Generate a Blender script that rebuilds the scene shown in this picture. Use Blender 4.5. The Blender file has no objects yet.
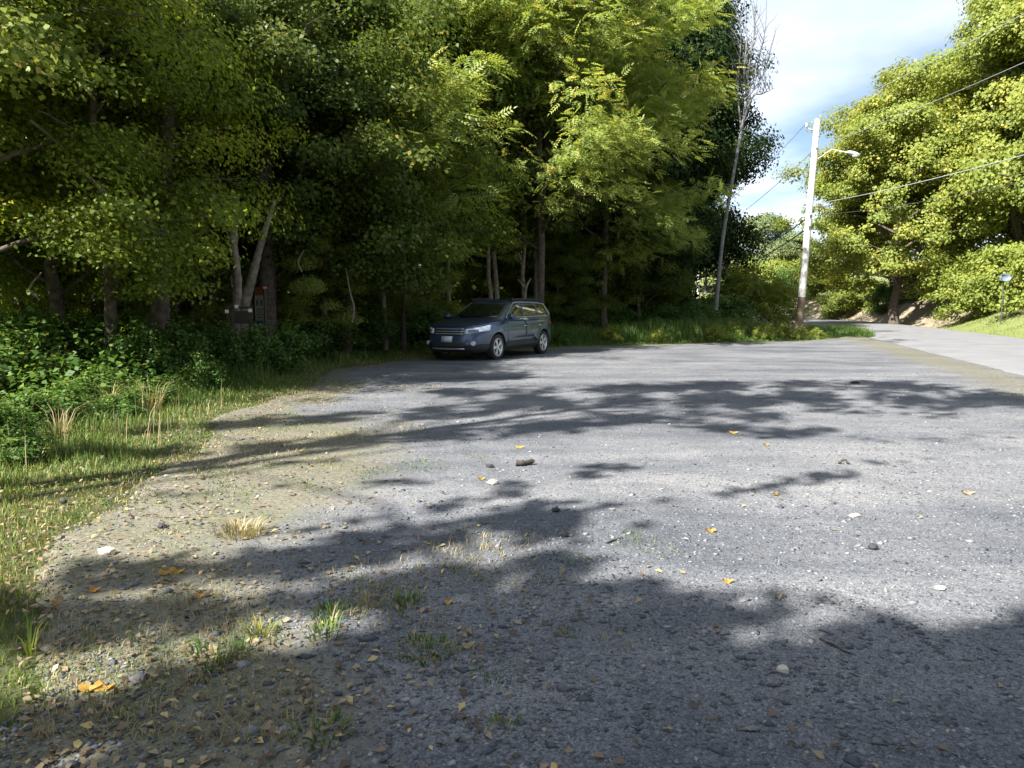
import bpy, bmesh, math, random
import numpy as np
from mathutils import Vector, Matrix
from mathutils.bvhtree import BVHTree

random.seed(7)
RNG = np.random.default_rng(11)
scene = bpy.context.scene
COL = scene.collection
R = math.radians

# ------------------------------------------------------------------ camera
CAM_H = 1.45; PITCH = R(-6.0); F = 773.0
cam_d = bpy.data.cameras.new('camera'); cam = bpy.data.objects.new('camera', cam_d); COL.objects.link(cam)
cam.location = (0, 0, CAM_H); cam.rotation_euler = (R(90) + PITCH, 0, 0)
cam_d.sensor_width = 36; cam_d.lens = 36 * F / 1024
cam_d.clip_start = 0.05; cam_d.clip_end = 3000
scene.camera = cam
CP, SP = math.cos(PITCH), math.sin(PITCH)

def ray(px, py):
    u = (px - 512) / F; v = (384 - py) / F
    return np.array([u, CP - v * SP, SP + v * CP])
def gp(px, py, z=0.0):
    d = ray(px, py); t = (z - CAM_H) / d[2]
    return d[0] * t, d[1] * t
def at(px, py, Y):
    d = ray(px, py); t = Y / d[1]
    return (d[0] * t, Y, CAM_H + d[2] * t)
def proj(x, y, z=0.0):
    zc = z - CAM_H
    dep = y * CP + zc * SP; up = -y * SP + zc * CP
    dep = np.maximum(dep, 1e-3)
    return 512 + F * x / dep, 384 - F * up / dep

# ------------------------------------------------------------------ sun
SUN_EL = R(44)
SUN_H = np.array([-0.75, -0.66]); SUN_H /= np.linalg.norm(SUN_H)      # horizontal direction TO the sun
SUN = np.array([SUN_H[0] * math.cos(SUN_EL), SUN_H[1] * math.cos(SUN_EL), math.sin(SUN_EL)])

# ------------------------------------------------------------------ helpers
def tag(o, label=None, cat=None, group=None, kind=None):
    if label: o['label'] = label
    if cat: o['category'] = cat
    if group: o['group'] = group
    if kind: o['kind'] = kind
    return o
def empty(name, loc=(0, 0, 0), rz=0.0):
    o = bpy.data.objects.new(name, None); COL.objects.link(o)
    o.empty_display_size = 0.2
    o.location = loc; o.rotation_euler = (0, 0, rz)
    return o
def link(name, me, mat=None, parent=None):
    o = bpy.data.objects.new(name, me); COL.objects.link(o)
    if mat is not None: me.materials.append(mat)
    if parent is not None: o.parent = parent
    return o
def npmesh(name, V, Fq, rnd=None, smooth=False):
    """V (n,3); Fq (m,k) all faces with k corners"""
    V = np.asarray(V, dtype=np.float32); Fq = np.asarray(Fq, dtype=np.int32)
    me = bpy.data.meshes.new(name)
    n, (m, k) = len(V), Fq.shape
    me.vertices.add(n); me.vertices.foreach_set('co', V.ravel())
    me.loops.add(m * k); me.loops.foreach_set('vertex_index', Fq.ravel())
    me.polygons.add(m); me.polygons.foreach_set('loop_start', np.arange(0, m * k, k, dtype=np.int32))
    me.update(calc_edges=True)
    if smooth: me.polygons.foreach_set('use_smooth', np.ones(m, dtype=bool))
    if rnd is not None:
        a = me.attributes.new('rnd', 'FLOAT', 'FACE'); a.data.foreach_set('value', np.asarray(rnd, dtype=np.float32))
    return me
def unit(a):
    return a / np.maximum(np.linalg.norm(a, axis=-1, keepdims=True), 1e-9)

class Tubes:
    def __init__(s): s.V = []; s.F = []; s.n = 0
    def add(s, pts, rad, sides=7):
        pts = np.asarray(pts, float); rad = np.asarray(rad, float); k = len(pts)
        tan = unit(np.gradient(pts, axis=0))
        ref = np.array([0, 0, 1.0]) if abs(tan[0][2]) < 0.9 else np.array([1.0, 0, 0])
        a = unit(np.cross(tan, ref)); b = np.cross(tan, a)
        th = np.linspace(0, 2 * np.pi, sides, endpoint=False)
        ring = (a[:, None, :] * np.cos(th)[None, :, None] + b[:, None, :] * np.sin(th)[None, :, None]) * rad[:, None, None] + pts[:, None, :]
        s.V.append(ring.reshape(-1, 3))
        i = np.arange(k - 1)[:, None] * sides; j = np.arange(sides)[None, :]; j2 = (j + 1) % sides
        f = np.stack([i + j, i + j2, i + sides + j2, i + sides + j], -1).reshape(-1, 4) + s.n
        s.F.append(f); s.n += k * sides
    def mesh(s, name): return npmesh(name, np.concatenate(s.V), np.concatenate(s.F), smooth=True)

def leaf_quads(c, n, L, W, rng, dirs=None):
    """rhombic folded leaves; c,n (N,3)"""
    N = len(c)
    n = unit(n)
    if dirs is None:
        dirs = rng.normal(size=(N, 3))
    a = unit(dirs - n * (dirs * n).sum(-1, keepdims=True)); b = np.cross(n, a)
    L = np.broadcast_to(L, (N,))[:, None]; W = np.broadcast_to(W, (N,))[:, None]
    v = np.stack([c - a * L * .5, c + b * W * .5 - a * L * .08 + n * W * .12, c + a * L * .5 - n * L * .10, c - b * W * .5 - a * L * .08 + n * W * .12], 1)
    return v.reshape(-1, 3), np.arange(N * 4).reshape(N, 4)

# ------------------------------------------------------------------ materials
def newmat(name):
    m = bpy.data.materials.new(name); m.use_nodes = True
    nt = m.node_tree; nt.nodes.clear()
    out = nt.nodes.new('ShaderNodeOutputMaterial')
    return m, nt, out
def pbr(name, col, rough=0.6, metal=0.0, coat=0.0, noise=None, bump=None, spec=0.5, col2=None):
    m, nt, out = newmat(name)
    b = nt.nodes.new('ShaderNodeBsdfPrincipled'); nt.links.new(b.outputs[0], out.inputs[0])
    b.inputs['Base Color'].default_value = (*col, 1); b.inputs['Roughness'].default_value = rough
    b.inputs['Metallic'].default_value = metal; b.inputs['Coat Weight'].default_value = coat
    b.inputs['Specular IOR Level'].default_value = spec
    if noise:
        tc = nt.nodes.new('ShaderNodeTexCoord')
        nz = nt.nodes.new('ShaderNodeTexNoise'); nz.inputs['Scale'].default_value = noise; nz.inputs['Detail'].default_value = 6
        nt.links.new(tc.outputs['Object'], nz.inputs['Vector'])
        if col2:
            cr = nt.nodes.new('ShaderNodeValToRGB'); cr.color_ramp.elements[0].position = .35; cr.color_ramp.elements[1].position = .65
            cr.color_ramp.elements[0].color = (*col, 1); cr.color_ramp.elements[1].color = (*col2, 1)
            nt.links.new(nz.outputs[0], cr.inputs[0]); nt.links.new(cr.outputs[0], b.inputs['Base Color'])
        if bump:
            bp = nt.nodes.new('ShaderNodeBump'); bp.inputs['Strength'].default_value = bump; bp.inputs['Distance'].default_value = 0.03
            nt.links.new(nz.outputs[0], bp.inputs['Height']); nt.links.new(bp.outputs[0], b.inputs['Normal'])
    return m
def leafmat(name, cols, trans=0.35, rough=0.5, spec=0.25):
    """cols: list of (pos, rgb) ramp over the per-leaf random number"""
    m, nt, out = newmat(name)
    at_ = nt.nodes.new('ShaderNodeAttribute'); at_.attribute_name = 'rnd'
    cr = nt.nodes.new('ShaderNodeValToRGB'); e = cr.color_ramp.elements
    while len(e) < len(cols): e.new(0.5)
    for i, (p, c) in enumerate(cols):
        e[i].position = p; e[i].color = (*c, 1)
    nt.links.new(at_.outputs['Fac'], cr.inputs[0])
    b = nt.nodes.new('ShaderNodeBsdfPrincipled')
    b.inputs['Roughness'].default_value = rough; b.inputs['Specular IOR Level'].default_value = spec
    nt.links.new(cr.outputs[0], b.inputs['Base Color'])
    t = nt.nodes.new('ShaderNodeBsdfTranslucent')
    mul = nt.nodes.new('ShaderNodeMix'); mul.data_type = 'RGBA'; mul.blend_type = 'MULTIPLY'; mul.inputs[0].default_value = 1
    mul.inputs[7].default_value = (1.4, 1.3, .65, 1)
    nt.links.new(cr.outputs[0], mul.inputs[6]); nt.links.new(mul.outputs[2], t.inputs[0])
    mx = nt.nodes.new('ShaderNodeMixShader'); mx.inputs[0].default_value = trans
    nt.links.new(b.outputs[0], mx.inputs[1]); nt.links.new(t.outputs[0], mx.inputs[2]); nt.links.new(mx.outputs[0], out.inputs[0])
    return m

M = {}
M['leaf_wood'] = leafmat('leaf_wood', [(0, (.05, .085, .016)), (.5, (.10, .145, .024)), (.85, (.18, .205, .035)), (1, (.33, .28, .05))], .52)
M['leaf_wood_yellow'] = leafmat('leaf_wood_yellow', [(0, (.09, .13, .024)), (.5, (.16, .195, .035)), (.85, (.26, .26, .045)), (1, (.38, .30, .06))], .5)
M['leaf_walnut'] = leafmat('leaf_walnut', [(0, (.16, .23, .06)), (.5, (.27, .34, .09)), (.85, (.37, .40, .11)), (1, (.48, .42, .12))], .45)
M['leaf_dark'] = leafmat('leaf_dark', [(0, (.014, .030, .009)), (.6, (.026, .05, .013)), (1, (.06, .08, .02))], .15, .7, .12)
M['leaf_maple'] = leafmat('leaf_maple', [(0, (.13, .18, .035)), (.5, (.22, .265, .05)), (.8, (.34, .34, .07)), (1, (.55, .43, .09))], .4)
M['leaf_far'] = leafmat('leaf_far', [(0, (.10, .15, .06)), (.6, (.16, .20, .08)), (1, (.28, .26, .10))], .3)
M['leaf_sun_tint'] = leafmat('leaf_sun_tint', [(0, (.11, .16, .025)), (.5, (.20, .27, .04)), (.8, (.33, .35, .055)), (1, (.48, .38, .07))], .6)  # lighter leaf colour standing in for sun on the left crowns
M['leaf_brown'] = leafmat('leaf_brown', [(0, (.15, .11, .09)), (.6, (.22, .15, .11)), (1, (.26, .2, .1))], .2)
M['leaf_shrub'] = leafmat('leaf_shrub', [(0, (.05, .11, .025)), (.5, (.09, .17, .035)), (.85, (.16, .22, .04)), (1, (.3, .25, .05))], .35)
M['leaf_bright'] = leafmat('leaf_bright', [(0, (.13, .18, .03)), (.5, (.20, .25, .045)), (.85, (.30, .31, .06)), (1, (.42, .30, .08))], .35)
M['grass'] = leafmat('grass', [(0, (.05, .10, .022)), (.5, (.10, .17, .035)), (.8, (.18, .22, .05)), (1, (.38, .31, .14))], .3)
M['dry_grass'] = leafmat('dry_grass', [(0, (.16, .17, .06)), (.4, (.28, .24, .12)), (1, (.42, .33, .2))], .25)
M['litter'] = leafmat('litter', [(0, (.09, .06, .04)), (.45, (.22, .16, .10)), (.85, (.34, .27, .17)), (1, (.55, .42, .16))], .1)
M['yellow_leaf'] = pbr('yellow_leaf', (.62, .36, .05), .6, noise=30, col2=(.72, .5, .12))
M['orange_leaf'] = pbr('orange_leaf', (.5, .2, .03), .6, noise=30, col2=(.6, .32, .06))
M['pale_leaf'] = pbr('pale_leaf', (.5, .38, .2), .6, noise=30, col2=(.6, .5, .32))
M['bark'] = pbr('bark', (.06, .048, .038), .9, noise=9, bump=.6, col2=(.13, .105, .085), spec=.2)
M['bark_pale'] = pbr('bark_pale', (.12, .10, .08), .85, noise=7, bump=.7, col2=(.28, .24, .19), spec=.2)
M['bark_grey'] = pbr('bark_grey', (.12, .12, .125), .85, noise=6, bump=.4, col2=(.20, .195, .20), spec=.2)
M['stone'] = leafmat('stone', [(0, (.06, .066, .08)), (.5, (.12, .127, .142)), (.85, (.19, .195, .205)), (1, (.31, .31, .31))], 0.0, .7)
M['stone_dark'] = pbr('stone_dark', (.035, .035, .038), .8, noise=20, bump=.3)
M['stone_pale'] = pbr('stone_pale', (.5, .46, .38), .8, noise=20, bump=.3)

# ground materials
def ground_mat(name, base_fn):
    m, nt, out = newmat(name)
    b = nt.nodes.new('ShaderNodeBsdfPrincipled'); b.inputs['Roughness'].default_value = .9; b.inputs['Specular IOR Level'].default_value = .25
    nt.links.new(b.outputs[0], out.inputs[0])
    tc = nt.nodes.new('ShaderNodeTexCoord')
    base_fn(nt, tc, b)
    return m
def N(nt, tc, scale, detail=6, rough=.6, kind='ShaderNodeTexNoise', vec='Object'):
    n = nt.nodes.new(kind); n.inputs['Scale'].default_value = scale
    if kind == 'ShaderNodeTexNoise':
        n.inputs['Detail'].default_value = detail; n.inputs['Roughness'].default_value = rough
    nt.links.new(tc.outputs[vec], n.inputs['Vector'])
    return n
def ramp(nt, src, stops):
    cr = nt.nodes.new('ShaderNodeValToRGB'); e = cr.color_ramp.elements
    while len(e) < len(stops): e.new(.5)
    for i, (p, c) in enumerate(stops):
        e[i].position = p; e[i].color = (*c, 1) if not isinstance(c, (int, float)) else (c, c, c, 1)
    nt.links.new(src, cr.inputs[0]); return cr.outputs[0]
def mix(nt, fac, a, b, mode='MIX'):
    mx = nt.nodes.new('ShaderNodeMix'); mx.data_type = 'RGBA'; mx.blend_type = mode
    for s, i in ((fac, 0), (a, 6), (b, 7)):
        if isinstance(s, (int, float)): mx.inputs[i].default_value = s if i == 0 else (s, s, s, 1)
        elif isinstance(s, tuple): mx.inputs[i].default_value = (*s, 1)
        else: nt.links.new(s, mx.inputs[i])
    return mx.outputs[2]
def math_(nt, op, a, b, clamp=False):
    n = nt.nodes.new('ShaderNodeMath'); n.operation = op; n.use_clamp = clamp
    for i, s in enumerate((a, b)):
        if isinstance(s, (int, float)): n.inputs[i].default_value = s
        else: nt.links.new(s, n.inputs[i])
    return n.outputs[0]

def gravel_fn(nt, tc, b):
    vo = N(nt, tc, 125, kind='ShaderNodeTexVoronoi'); vo2 = N(nt, tc, 47, kind='ShaderNodeTexVoronoi')
    bw = nt.nodes.new('ShaderNodeRGBToBW'); nt.links.new(vo.outputs['Color'], bw.inputs[0])
    c1 = ramp(nt, bw.outputs[0], [(0, (.070, .077, .092)), (.45, (.155, .160, .170)), (.72, (.205, .210, .220)), (.93, (.25, .252, .257)), (1, (.38, .38, .375))])
    bw2 = nt.nodes.new('ShaderNodeRGBToBW'); nt.links.new(vo2.outputs['Color'], bw2.inputs[0])
    m2 = ramp(nt, bw2.outputs[0], [(.0, .78), (.5, .97), (.9, 1.08), (1, 1.25)])
    c2 = mix(nt, .8, c1, m2, 'MULTIPLY')
    big = N(nt, tc, .7, 9, .72)
    c3 = mix(nt, 1, c2, ramp(nt, big.outputs[0], [(.3, (.62, .64, .67)), (.5, (.98, .98, .98)), (.68, (1.28, 1.25, 1.2))]), 'MULTIPLY')
    mpp = nt.nodes.new('ShaderNodeMapping'); mpp.inputs['Scale'].default_value = (.16, .85, 1); mpp.inputs['Rotation'].default_value = (0, 0, R(-32)); nt.links.new(tc.outputs['Object'], mpp.inputs[0])
    trk = nt.nodes.new('ShaderNodeTexNoise'); trk.inputs['Scale'].default_value = 1.1; trk.inputs['Detail'].default_value = 7; trk.inputs['Roughness'].default_value = .6; nt.links.new(mpp.outputs[0], trk.inputs['Vector'])
    c3 = mix(nt, 1, c3, ramp(nt, trk.outputs[0], [(.36, (.70, .72, .75)), (.5, (1, 1, 1)), (.66, (1.28, 1.25, 1.2))]), 'MULTIPLY')
    fine = N(nt, tc, 240, 3)
    c4 = mix(nt, .8, c3, ramp(nt, fine.outputs[0], [(.3, .6), (.7, 1.4)]), 'MULTIPLY')
    # dirt / dry litter stained towards the verge (per-vertex mask)
    a = nt.nodes.new('ShaderNodeAttribute'); a.attribute_name = 'dirt'
    nn = N(nt, tc, 2.6, 10, .78)
    f = math_(nt, 'SUBTRACT', math_(nt, 'MULTIPLY', a.outputs['Fac'], 1.7), math_(nt, 'MULTIPLY', nn.outputs[0], 1.15))
    f = math_(nt, 'MULTIPLY', math_(nt, 'ADD', f, .16), 1.9, True); f = math_(nt, 'MULTIPLY', f, .85)
    dn = N(nt, tc, 28, 6, .7)
    dirt = ramp(nt, dn.outputs[0], [(.3, (.10, .088, .056)), (.5, (.17, .155, .105)), (.62, (.24, .22, .15)), (.75, (.34, .31, .23))])
    dirt2 = mix(nt, ramp(nt, N(nt, tc, 1.3, 5).outputs[0], [(.45, 0), (.65, 1)]), dirt, (.11, .135, .045))
    col = mix(nt, f, c4, mix(nt, .42, dirt, dirt2))
    nt.links.new(col, b.inputs['Base Color'])
    bp = nt.nodes.new('ShaderNodeBump'); bp.inputs['Strength'].default_value = .9; bp.inputs['Distance'].default_value = .012
    nt.links.new(math_(nt, 'ADD', math_(nt, 'MULTIPLY', bw.outputs[0], .9), bw2.outputs[0]), bp.inputs['Height'])
    nn3 = N(nt, tc, 5, 8, .65)
    bp2 = nt.nodes.new('ShaderNodeBump'); bp2.inputs['Strength'].default_value = .6; bp2.inputs['Distance'].default_value = .06
    nt.links.new(nn3.outputs[0], bp2.inputs['Height']); nt.links.new(bp2.outputs[0], bp.inputs['Normal'])
    nt.links.new(bp.outputs[0], b.inputs['Normal'])
M['gravel'] = ground_mat('gravel', gravel_fn)
def earth_fn(nt, tc, b):
    n1 = N(nt, tc, 12, 8, .7); n2 = N(nt, tc, .35, 5)
    c1 = ramp(nt, n1.outputs[0], [(.3, (.05, .045, .025)), (.5, (.08, .09, .035)), (.7, (.14, .15, .05))])
    c2 = ramp(nt, n1.outputs[0], [(.3, (.10, .13, .035)), (.5, (.17, .20, .06)), (.7, (.26, .26, .10))])
    a = nt.nodes.new('ShaderNodeAttribute'); a.attribute_name = 'lawn'
    col = mix(nt, a.outputs['Fac'], c1, c2)
    d = nt.nodes.new('ShaderNodeAttribute'); d.attribute_name = 'bare'
    c3 = ramp(nt, N(nt, tc, 5, 8, .7).outputs[0], [(.3, (.16, .12, .08)), (.5, (.30, .24, .17)), (.7, (.42, .36, .27))])
    col = mix(nt, d.outputs['Fac'], col, c3)
    nt.links.new(col, b.inputs['Base Color'])
    bp = nt.nodes.new('ShaderNodeBump'); bp.inputs['Strength'].default_value = .8; bp.inputs['Distance'].default_value = .08
    nt.links.new(n1.outputs[0], bp.inputs['Height']); nt.links.new(bp.outputs[0], b.inputs['Normal'])
M['earth'] = ground_mat('earth', earth_fn)
def road_fn(nt, tc, b):
    n1 = N(nt, tc, 90, 4); n2 = N(nt, tc, .9, 6, .6)
    c = ramp(nt, n1.outputs[0], [(.3, (.14, .141, .144)), (.7, (.215, .215, .216))])
    c = mix(nt, .8, c, ramp(nt, n2.outputs[0], [(.35, .85), (.65, 1.12)]), 'MULTIPLY')
    vo = nt.nodes.new('ShaderNodeTexVoronoi'); vo.feature = 'DISTANCE_TO_EDGE'; vo.inputs['Scale'].default_value = .35
    nt.links.new(tc.outputs['Object'], vo.inputs['Vector'])
    crack = ramp(nt, vo.outputs['Distance'], [(0, .45), (.012, 1)])
    c = mix(nt, .3, c, crack, 'MULTIPLY')
    nt.links.new(c, b.inputs['Base Color'])
    bp = nt.nodes.new('ShaderNodeBump'); bp.inputs['Strength'].default_value = .3; bp.inputs['Distance'].default_value = .005
    nt.links.new(n1.outputs[0], bp.inputs['Height']); nt.links.new(bp.outputs[0], b.inputs['Normal'])
M['road'] = ground_mat('road', road_fn)

# ------------------------------------------------------------------ road centre line and terrain height
near_pts = [(-12.0, -62.0), (1.1, -20.0), (11.6, 10.0), (14.0, 18.0), (17.8, 31.5), (20.9, 43.0), (23.2, 52.0), (24.6, 60.0), (23.6, 70.0), (19.0, 80.0), (8.0, 92.0), (-10, 104)]
def catmull(P, n=12):
    P = [np.array(p, float) for p in P]; P = [2 * P[0] - P[1]] + P + [2 * P[-1] - P[-2]]; o = []
    for i in range(1, len(P) - 2):
        for k in range(n):
            t = k / n
            o.append(.5 * ((2 * P[i]) + (-P[i - 1] + P[i + 1]) * t + (2 * P[i - 1] - 5 * P[i] + 4 * P[i + 1] - P[i + 2]) * t * t + (-P[i - 1] + 3 * P[i] - 3 * P[i + 1] + P[i + 2]) * t ** 3))
    o.append(P[-2]); return np.array(o)
ROADC = catmull(near_pts); ROADW = 4.7
ROADT = unit(np.gradient(ROADC, axis=0)); ROADN = np.stack([ROADT[:, 1], -ROADT[:, 0]], -1)      # to the right
DC = catmull(near_pts, 70); DN = unit(np.gradient(DC, axis=0)); DN = np.stack([DN[:, 1], -DN[:, 0]], -1)
def road_side(x, y):
    """signed distance to the road's centre line, + on its right"""
    p = np.stack([np.asarray(x, float).ravel(), np.asarray(y, float).ravel()], -1)
    out = np.empty(len(p))
    for s in range(0, len(p), 8000):
        q = p[s:s + 8000].astype(np.float32); C_ = DC.astype(np.float32)
        d2 = (q ** 2).sum(1)[:, None] + (C_ ** 2).sum(1)[None] - 2 * q @ C_.T; k = d2.argmin(1); dd = p[s:s + 8000] - DC[k]
        out[s:s + 8000] = np.sign((dd * DN[k]).sum(-1)) * np.sqrt((dd ** 2).sum(-1))
    return out.reshape(np.shape(x))
def sstep(a, b, x):
    t = np.clip((x - a) / (b - a), 0, 1); return t * t * (3 - 2 * t)
def wob(x, y):
    return (np.sin(x * .9 + 1.3) * np.sin(y * .7 + .4) * .5 + np.sin(x * 2.3 + y * 1.7) * .3 + np.sin(x * .31 - y * .47) * .6)
def terr(x, y):
    x = np.asarray(x, float); y = np.asarray(y, float)
    d = road_side(x, y)
    bank = 1.2 * sstep(3.1, 6.8, d + .25 * wob(x, y)) * sstep(5, 18, y) + .9 * sstep(3.2, 5.2, d) * sstep(46, 52, y)
    hill = 3.2 * sstep(14, 60, d) * sstep(-10, 30, y)
    leftw = .10 * wob(x * .5, y * .5) * sstep(-5, -9, x) + .5 * sstep(-10, -45, x)
    back = 5.5 * sstep(95, 220, y) + 10 * sstep(180, 700, y)
    lip = 0.012 * wob(x * 2, y * 2) * sstep(2.0, 3.5, y)
    return bank + hill + leftw + back + lip - 0.14 * sstep(4.0, 2.9, d) * sstep(-3.2, -2.2, d)

# the road: crowned strip, 4 mm and more above the ground
Rn = len(ROADC); offs = np.array([-2.9, -2.2, -1.6, -.8, 0, .8, 1.6, 2.35, 3.3])
rv = []
for i in range(Rn):
    for o in offs:
        e = (.10 * math.sin(i * 1.7) + .06 * math.sin(i * 4.1)) if abs(o) > 2 else 0
        x, y = ROADC[i] + ROADN[i] * (o + e); rv.append((x, y, .045 - .006 * abs(o) if abs(o) < 2.5 else -.045))
rv = np.array(rv); idx = np.arange(Rn * 9).reshape(Rn, 9)
rf = np.stack([idx[:-1, :-1], idx[:-1, 1:], idx[1:, 1:], idx[1:, :-1]], -1).reshape(-1, 4)
tag(link('road', npmesh('road', rv, rf, smooth=True), M['road']), kind='structure')

# ------------------------------------------------------------------ gravel lot (outline taken on the ground)
GR_EDGE = [(-130, 900), (-60, 768), (40, 700), (55, 640), (40, 585), (45, 545), (95, 505), (150, 462), (215, 420), (290, 388), (340, 368), (420, 357), (490, 351), (560, 347), (700, 343), (790, 341), (850, 337)]
def edge_ground(E): return np.array([gp(*p) for p in E])
EG = edge_ground(GR_EDGE)
EG = np.vstack([[-4.5, -12], [-2.6, -3.0], [-1.55, 1.2], EG[1:]])
def inside(poly, x, y):
    x = np.asarray(x); y = np.asarray(y); c = np.zeros(x.shape, bool); j = len(poly) - 1
    for i in range(len(poly)):
        xi, yi = poly[i]; xj, yj = poly[j]
        with np.errstate(divide='ignore', invalid='ignore'):
            c ^= ((yi > y) != (yj > y)) & (x < (xj - xi) * (y - yi) / (yj - yi + 1e-12) + xi)
        j = i
    return c
def dist_line(L, x, y):
    p = np.stack([x.ravel(), y.ravel()], -1); best = np.full(len(p), 1e9)
    for a, b in zip(L[:-1], L[1:]):
        ab = b - a; t = np.clip(((p - a) @ ab) / (ab @ ab), 0, 1); q = a + t[:, None] * ab
        best = np.minimum(best, np.hypot(*(p - q).T))
    return best.reshape(x.shape)
roadleft = np.array([ROADC[i] - ROADN[i] * 1.5 for i in range(Rn) if -30 < ROADC[i][1] < EG[-1][1] + 1.5])
LOT = np.vstack([EG, roadleft[::-1]])
# terrain: one graded sheet to the horizon
def graded(a, fine, n):
    t = np.linspace(-1, 1, n); return np.sinh(t * a) / np.sinh(a) * fine
gx = graded(5.2, 1500, 261) + 4; gy = graded(5.2, 1500, 261) + 16
X, Y = np.meshgrid(gx, gy, indexing='xy'); Z = terr(X, Y)
Z = Z - .12 * np.where(inside(LOT, X, Y), sstep(.7, 1.9, dist_line(EG, X, Y)), 0) * (road_side(X, Y) < 2)
V = np.stack([X, Y, Z - .004], -1).reshape(-1, 3); n = len(gx)
idx = np.arange(n * n).reshape(n, n)
Fq = np.stack([idx[:-1, :-1], idx[:-1, 1:], idx[1:, 1:], idx[1:, :-1]], -1).reshape(-1, 4)
me = npmesh('ground', V, Fq, smooth=True)
rd = road_side(X, Y)
lawn = sstep(2.2, 3.2, rd) * sstep(4, 10, Y) * (1 - sstep(44, 50, Y)); lawn = np.maximum(lawn, sstep(60, 90, Y) * .7 * sstep(14, 22, X))
bare = sstep(2.3, 2.9, rd) * (1 - sstep(5.2, 6.5, rd)) * sstep(43, 48, Y) * (1 - sstep(75, 85, Y)) * .9
bare = np.maximum(bare, .5 * np.exp(-((rd - 6.4) / .8) ** 2) * sstep(8, 14, Y) * (1 - sstep(42, 50, Y)))
for nm, arr in (('lawn', lawn), ('bare', bare)):
    a = me.attributes.new(nm, 'FLOAT', 'POINT'); a.data.foreach_set('value', arr.ravel().astype(np.float32))
tag(link('ground', me, M['earth']), kind='structure')

xs = np.arange(-9, 19, .14); ys = np.concatenate([np.arange(-12, 12, .14), np.arange(12, 34, .22)])
X, Y = np.meshgrid(xs, ys); n1, n0 = X.shape
jit = .18 * wob(X * 2.1, Y * 1.9) + .07 * wob(X * 7, Y * 6)
dl = dist_line(EG, X, Y); ins = inside(LOT, X, Y)
sd = np.where(ins, dl, -dl) + jit
rdx = road_side(X, Y)
keep = (sd > -.35) & (inside(LOT, X, Y) | (dl < .6)) & (rdx < -1.75)
idx = np.arange(n0 * n1).reshape(n1, n0)
Fq = np.stack([idx[:-1, :-1], idx[:-1, 1:], idx[1:, 1:], idx[1:, :-1]], -1).reshape(-1, 4)
kk = keep.ravel()[Fq].all(1); Fq = Fq[kk]
Zg = terr(X, Y) + .012 + .016 * wob(X * 3.1, Y * 2.6) * .5
Zg = np.maximum(Zg, terr(X, Y) + .004); Zg = Zg - .07 * (1 - sstep(-.12, .22, sd)) * (rdx < -4.2); Zg = np.where(rdx > -3.3, np.minimum(Zg, .014), Zg)
me = npmesh('gravel_lot', np.stack([X, Y, Zg], -1).reshape(-1, 3), Fq, smooth=True)
# dirt mask: strong near the verge, wide on the left margin, and along the road shoulder
left_w = np.where(Y < 14, 1.9, 1.1)
PXg, PYg = proj(X, np.maximum(Y, .5))
dirt = 1.0 * (1 - sstep(0, 1, sd / left_w))
patch = np.exp(-(((X + 2.6) / 1.5) ** 2 + ((Y - 6.6) / 3.2) ** 2)) * 1.0
shoulder = .5 * np.exp(-((rdx + 3.6) / 1.1) ** 2)
dirt = np.clip(np.maximum(np.maximum(dirt, patch), shoulder), 0, 1)
a = me.attributes.new('dirt', 'FLOAT', 'POINT'); a.data.foreach_set('value', dirt.ravel().astype(np.float32))
tag(link('gravel_lot', me, M['gravel']), kind='structure')
def gz(x, y): return terr(x, y) + .012 + .008 * wob(np.asarray(x) * 3.1, np.asarray(y) * 2.6)

# loose stones: stuff
def stones(name, P, S, rnd):
    base = np.array([[1, 0, 0], [0, 1, 0], [-1, 0, 0], [0, -1, 0], [0, 0, 1], [0, 0, -1]], float)
    f = np.array([[0, 1, 4], [1, 2, 4], [2, 3, 4], [3, 0, 4], [1, 0, 5], [2, 1, 5], [3, 2, 5], [0, 3, 5]])
    k = len(P); v = base[None] * (1 + RNG.normal(0, .28, (k, 6, 3))) + RNG.normal(0, .22, (k, 6, 3))
    v[:, :, 2] *= .5
    th = RNG.uniform(0, 6.28, k); c, s_ = np.cos(th)[:, None], np.sin(th)[:, None]
    x = v[:, :, 0] * 1.35; y = v[:, :, 1]
    v = np.stack([x * c - y * s_, x * s_ + y * c, v[:, :, 2]], -1) * S[:, None, None] + P[:, None, :]
    F_ = (f[None] + (np.arange(k) * 6)[:, None, None]).reshape(-1, 3)
    return npmesh(name, v.reshape(-1, 3), F_, rnd=np.repeat(rnd, 8))
k = 150000
yy = 1.6 + 16 * RNG.random(k) ** 1.9; xx = RNG.uniform(-1, 1, k) * (yy * .85 + 1.0)
ok = inside(LOT, xx, yy); xx, yy = xx[ok], yy[ok]; k = len(xx)
gr_n = .5 + .5 * wob(xx * 1.3, yy * 1.9 + 3); okk = RNG.random(k) < .35 + .65 * gr_n; xx, yy = xx[okk], yy[okk]; k = len(xx)
S = np.clip(RNG.lognormal(math.log(.0048), .55, k), .0025, .026)
P = np.stack([xx, yy, gz(xx, yy) + S * .12], -1)
tag(link('loose_stones', stones('loose_stones', P, S, RNG.random(k)), M['stone']), 'loose grey crushed stone scattered over the gravel parking area', 'stones', kind='stuff')

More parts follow.
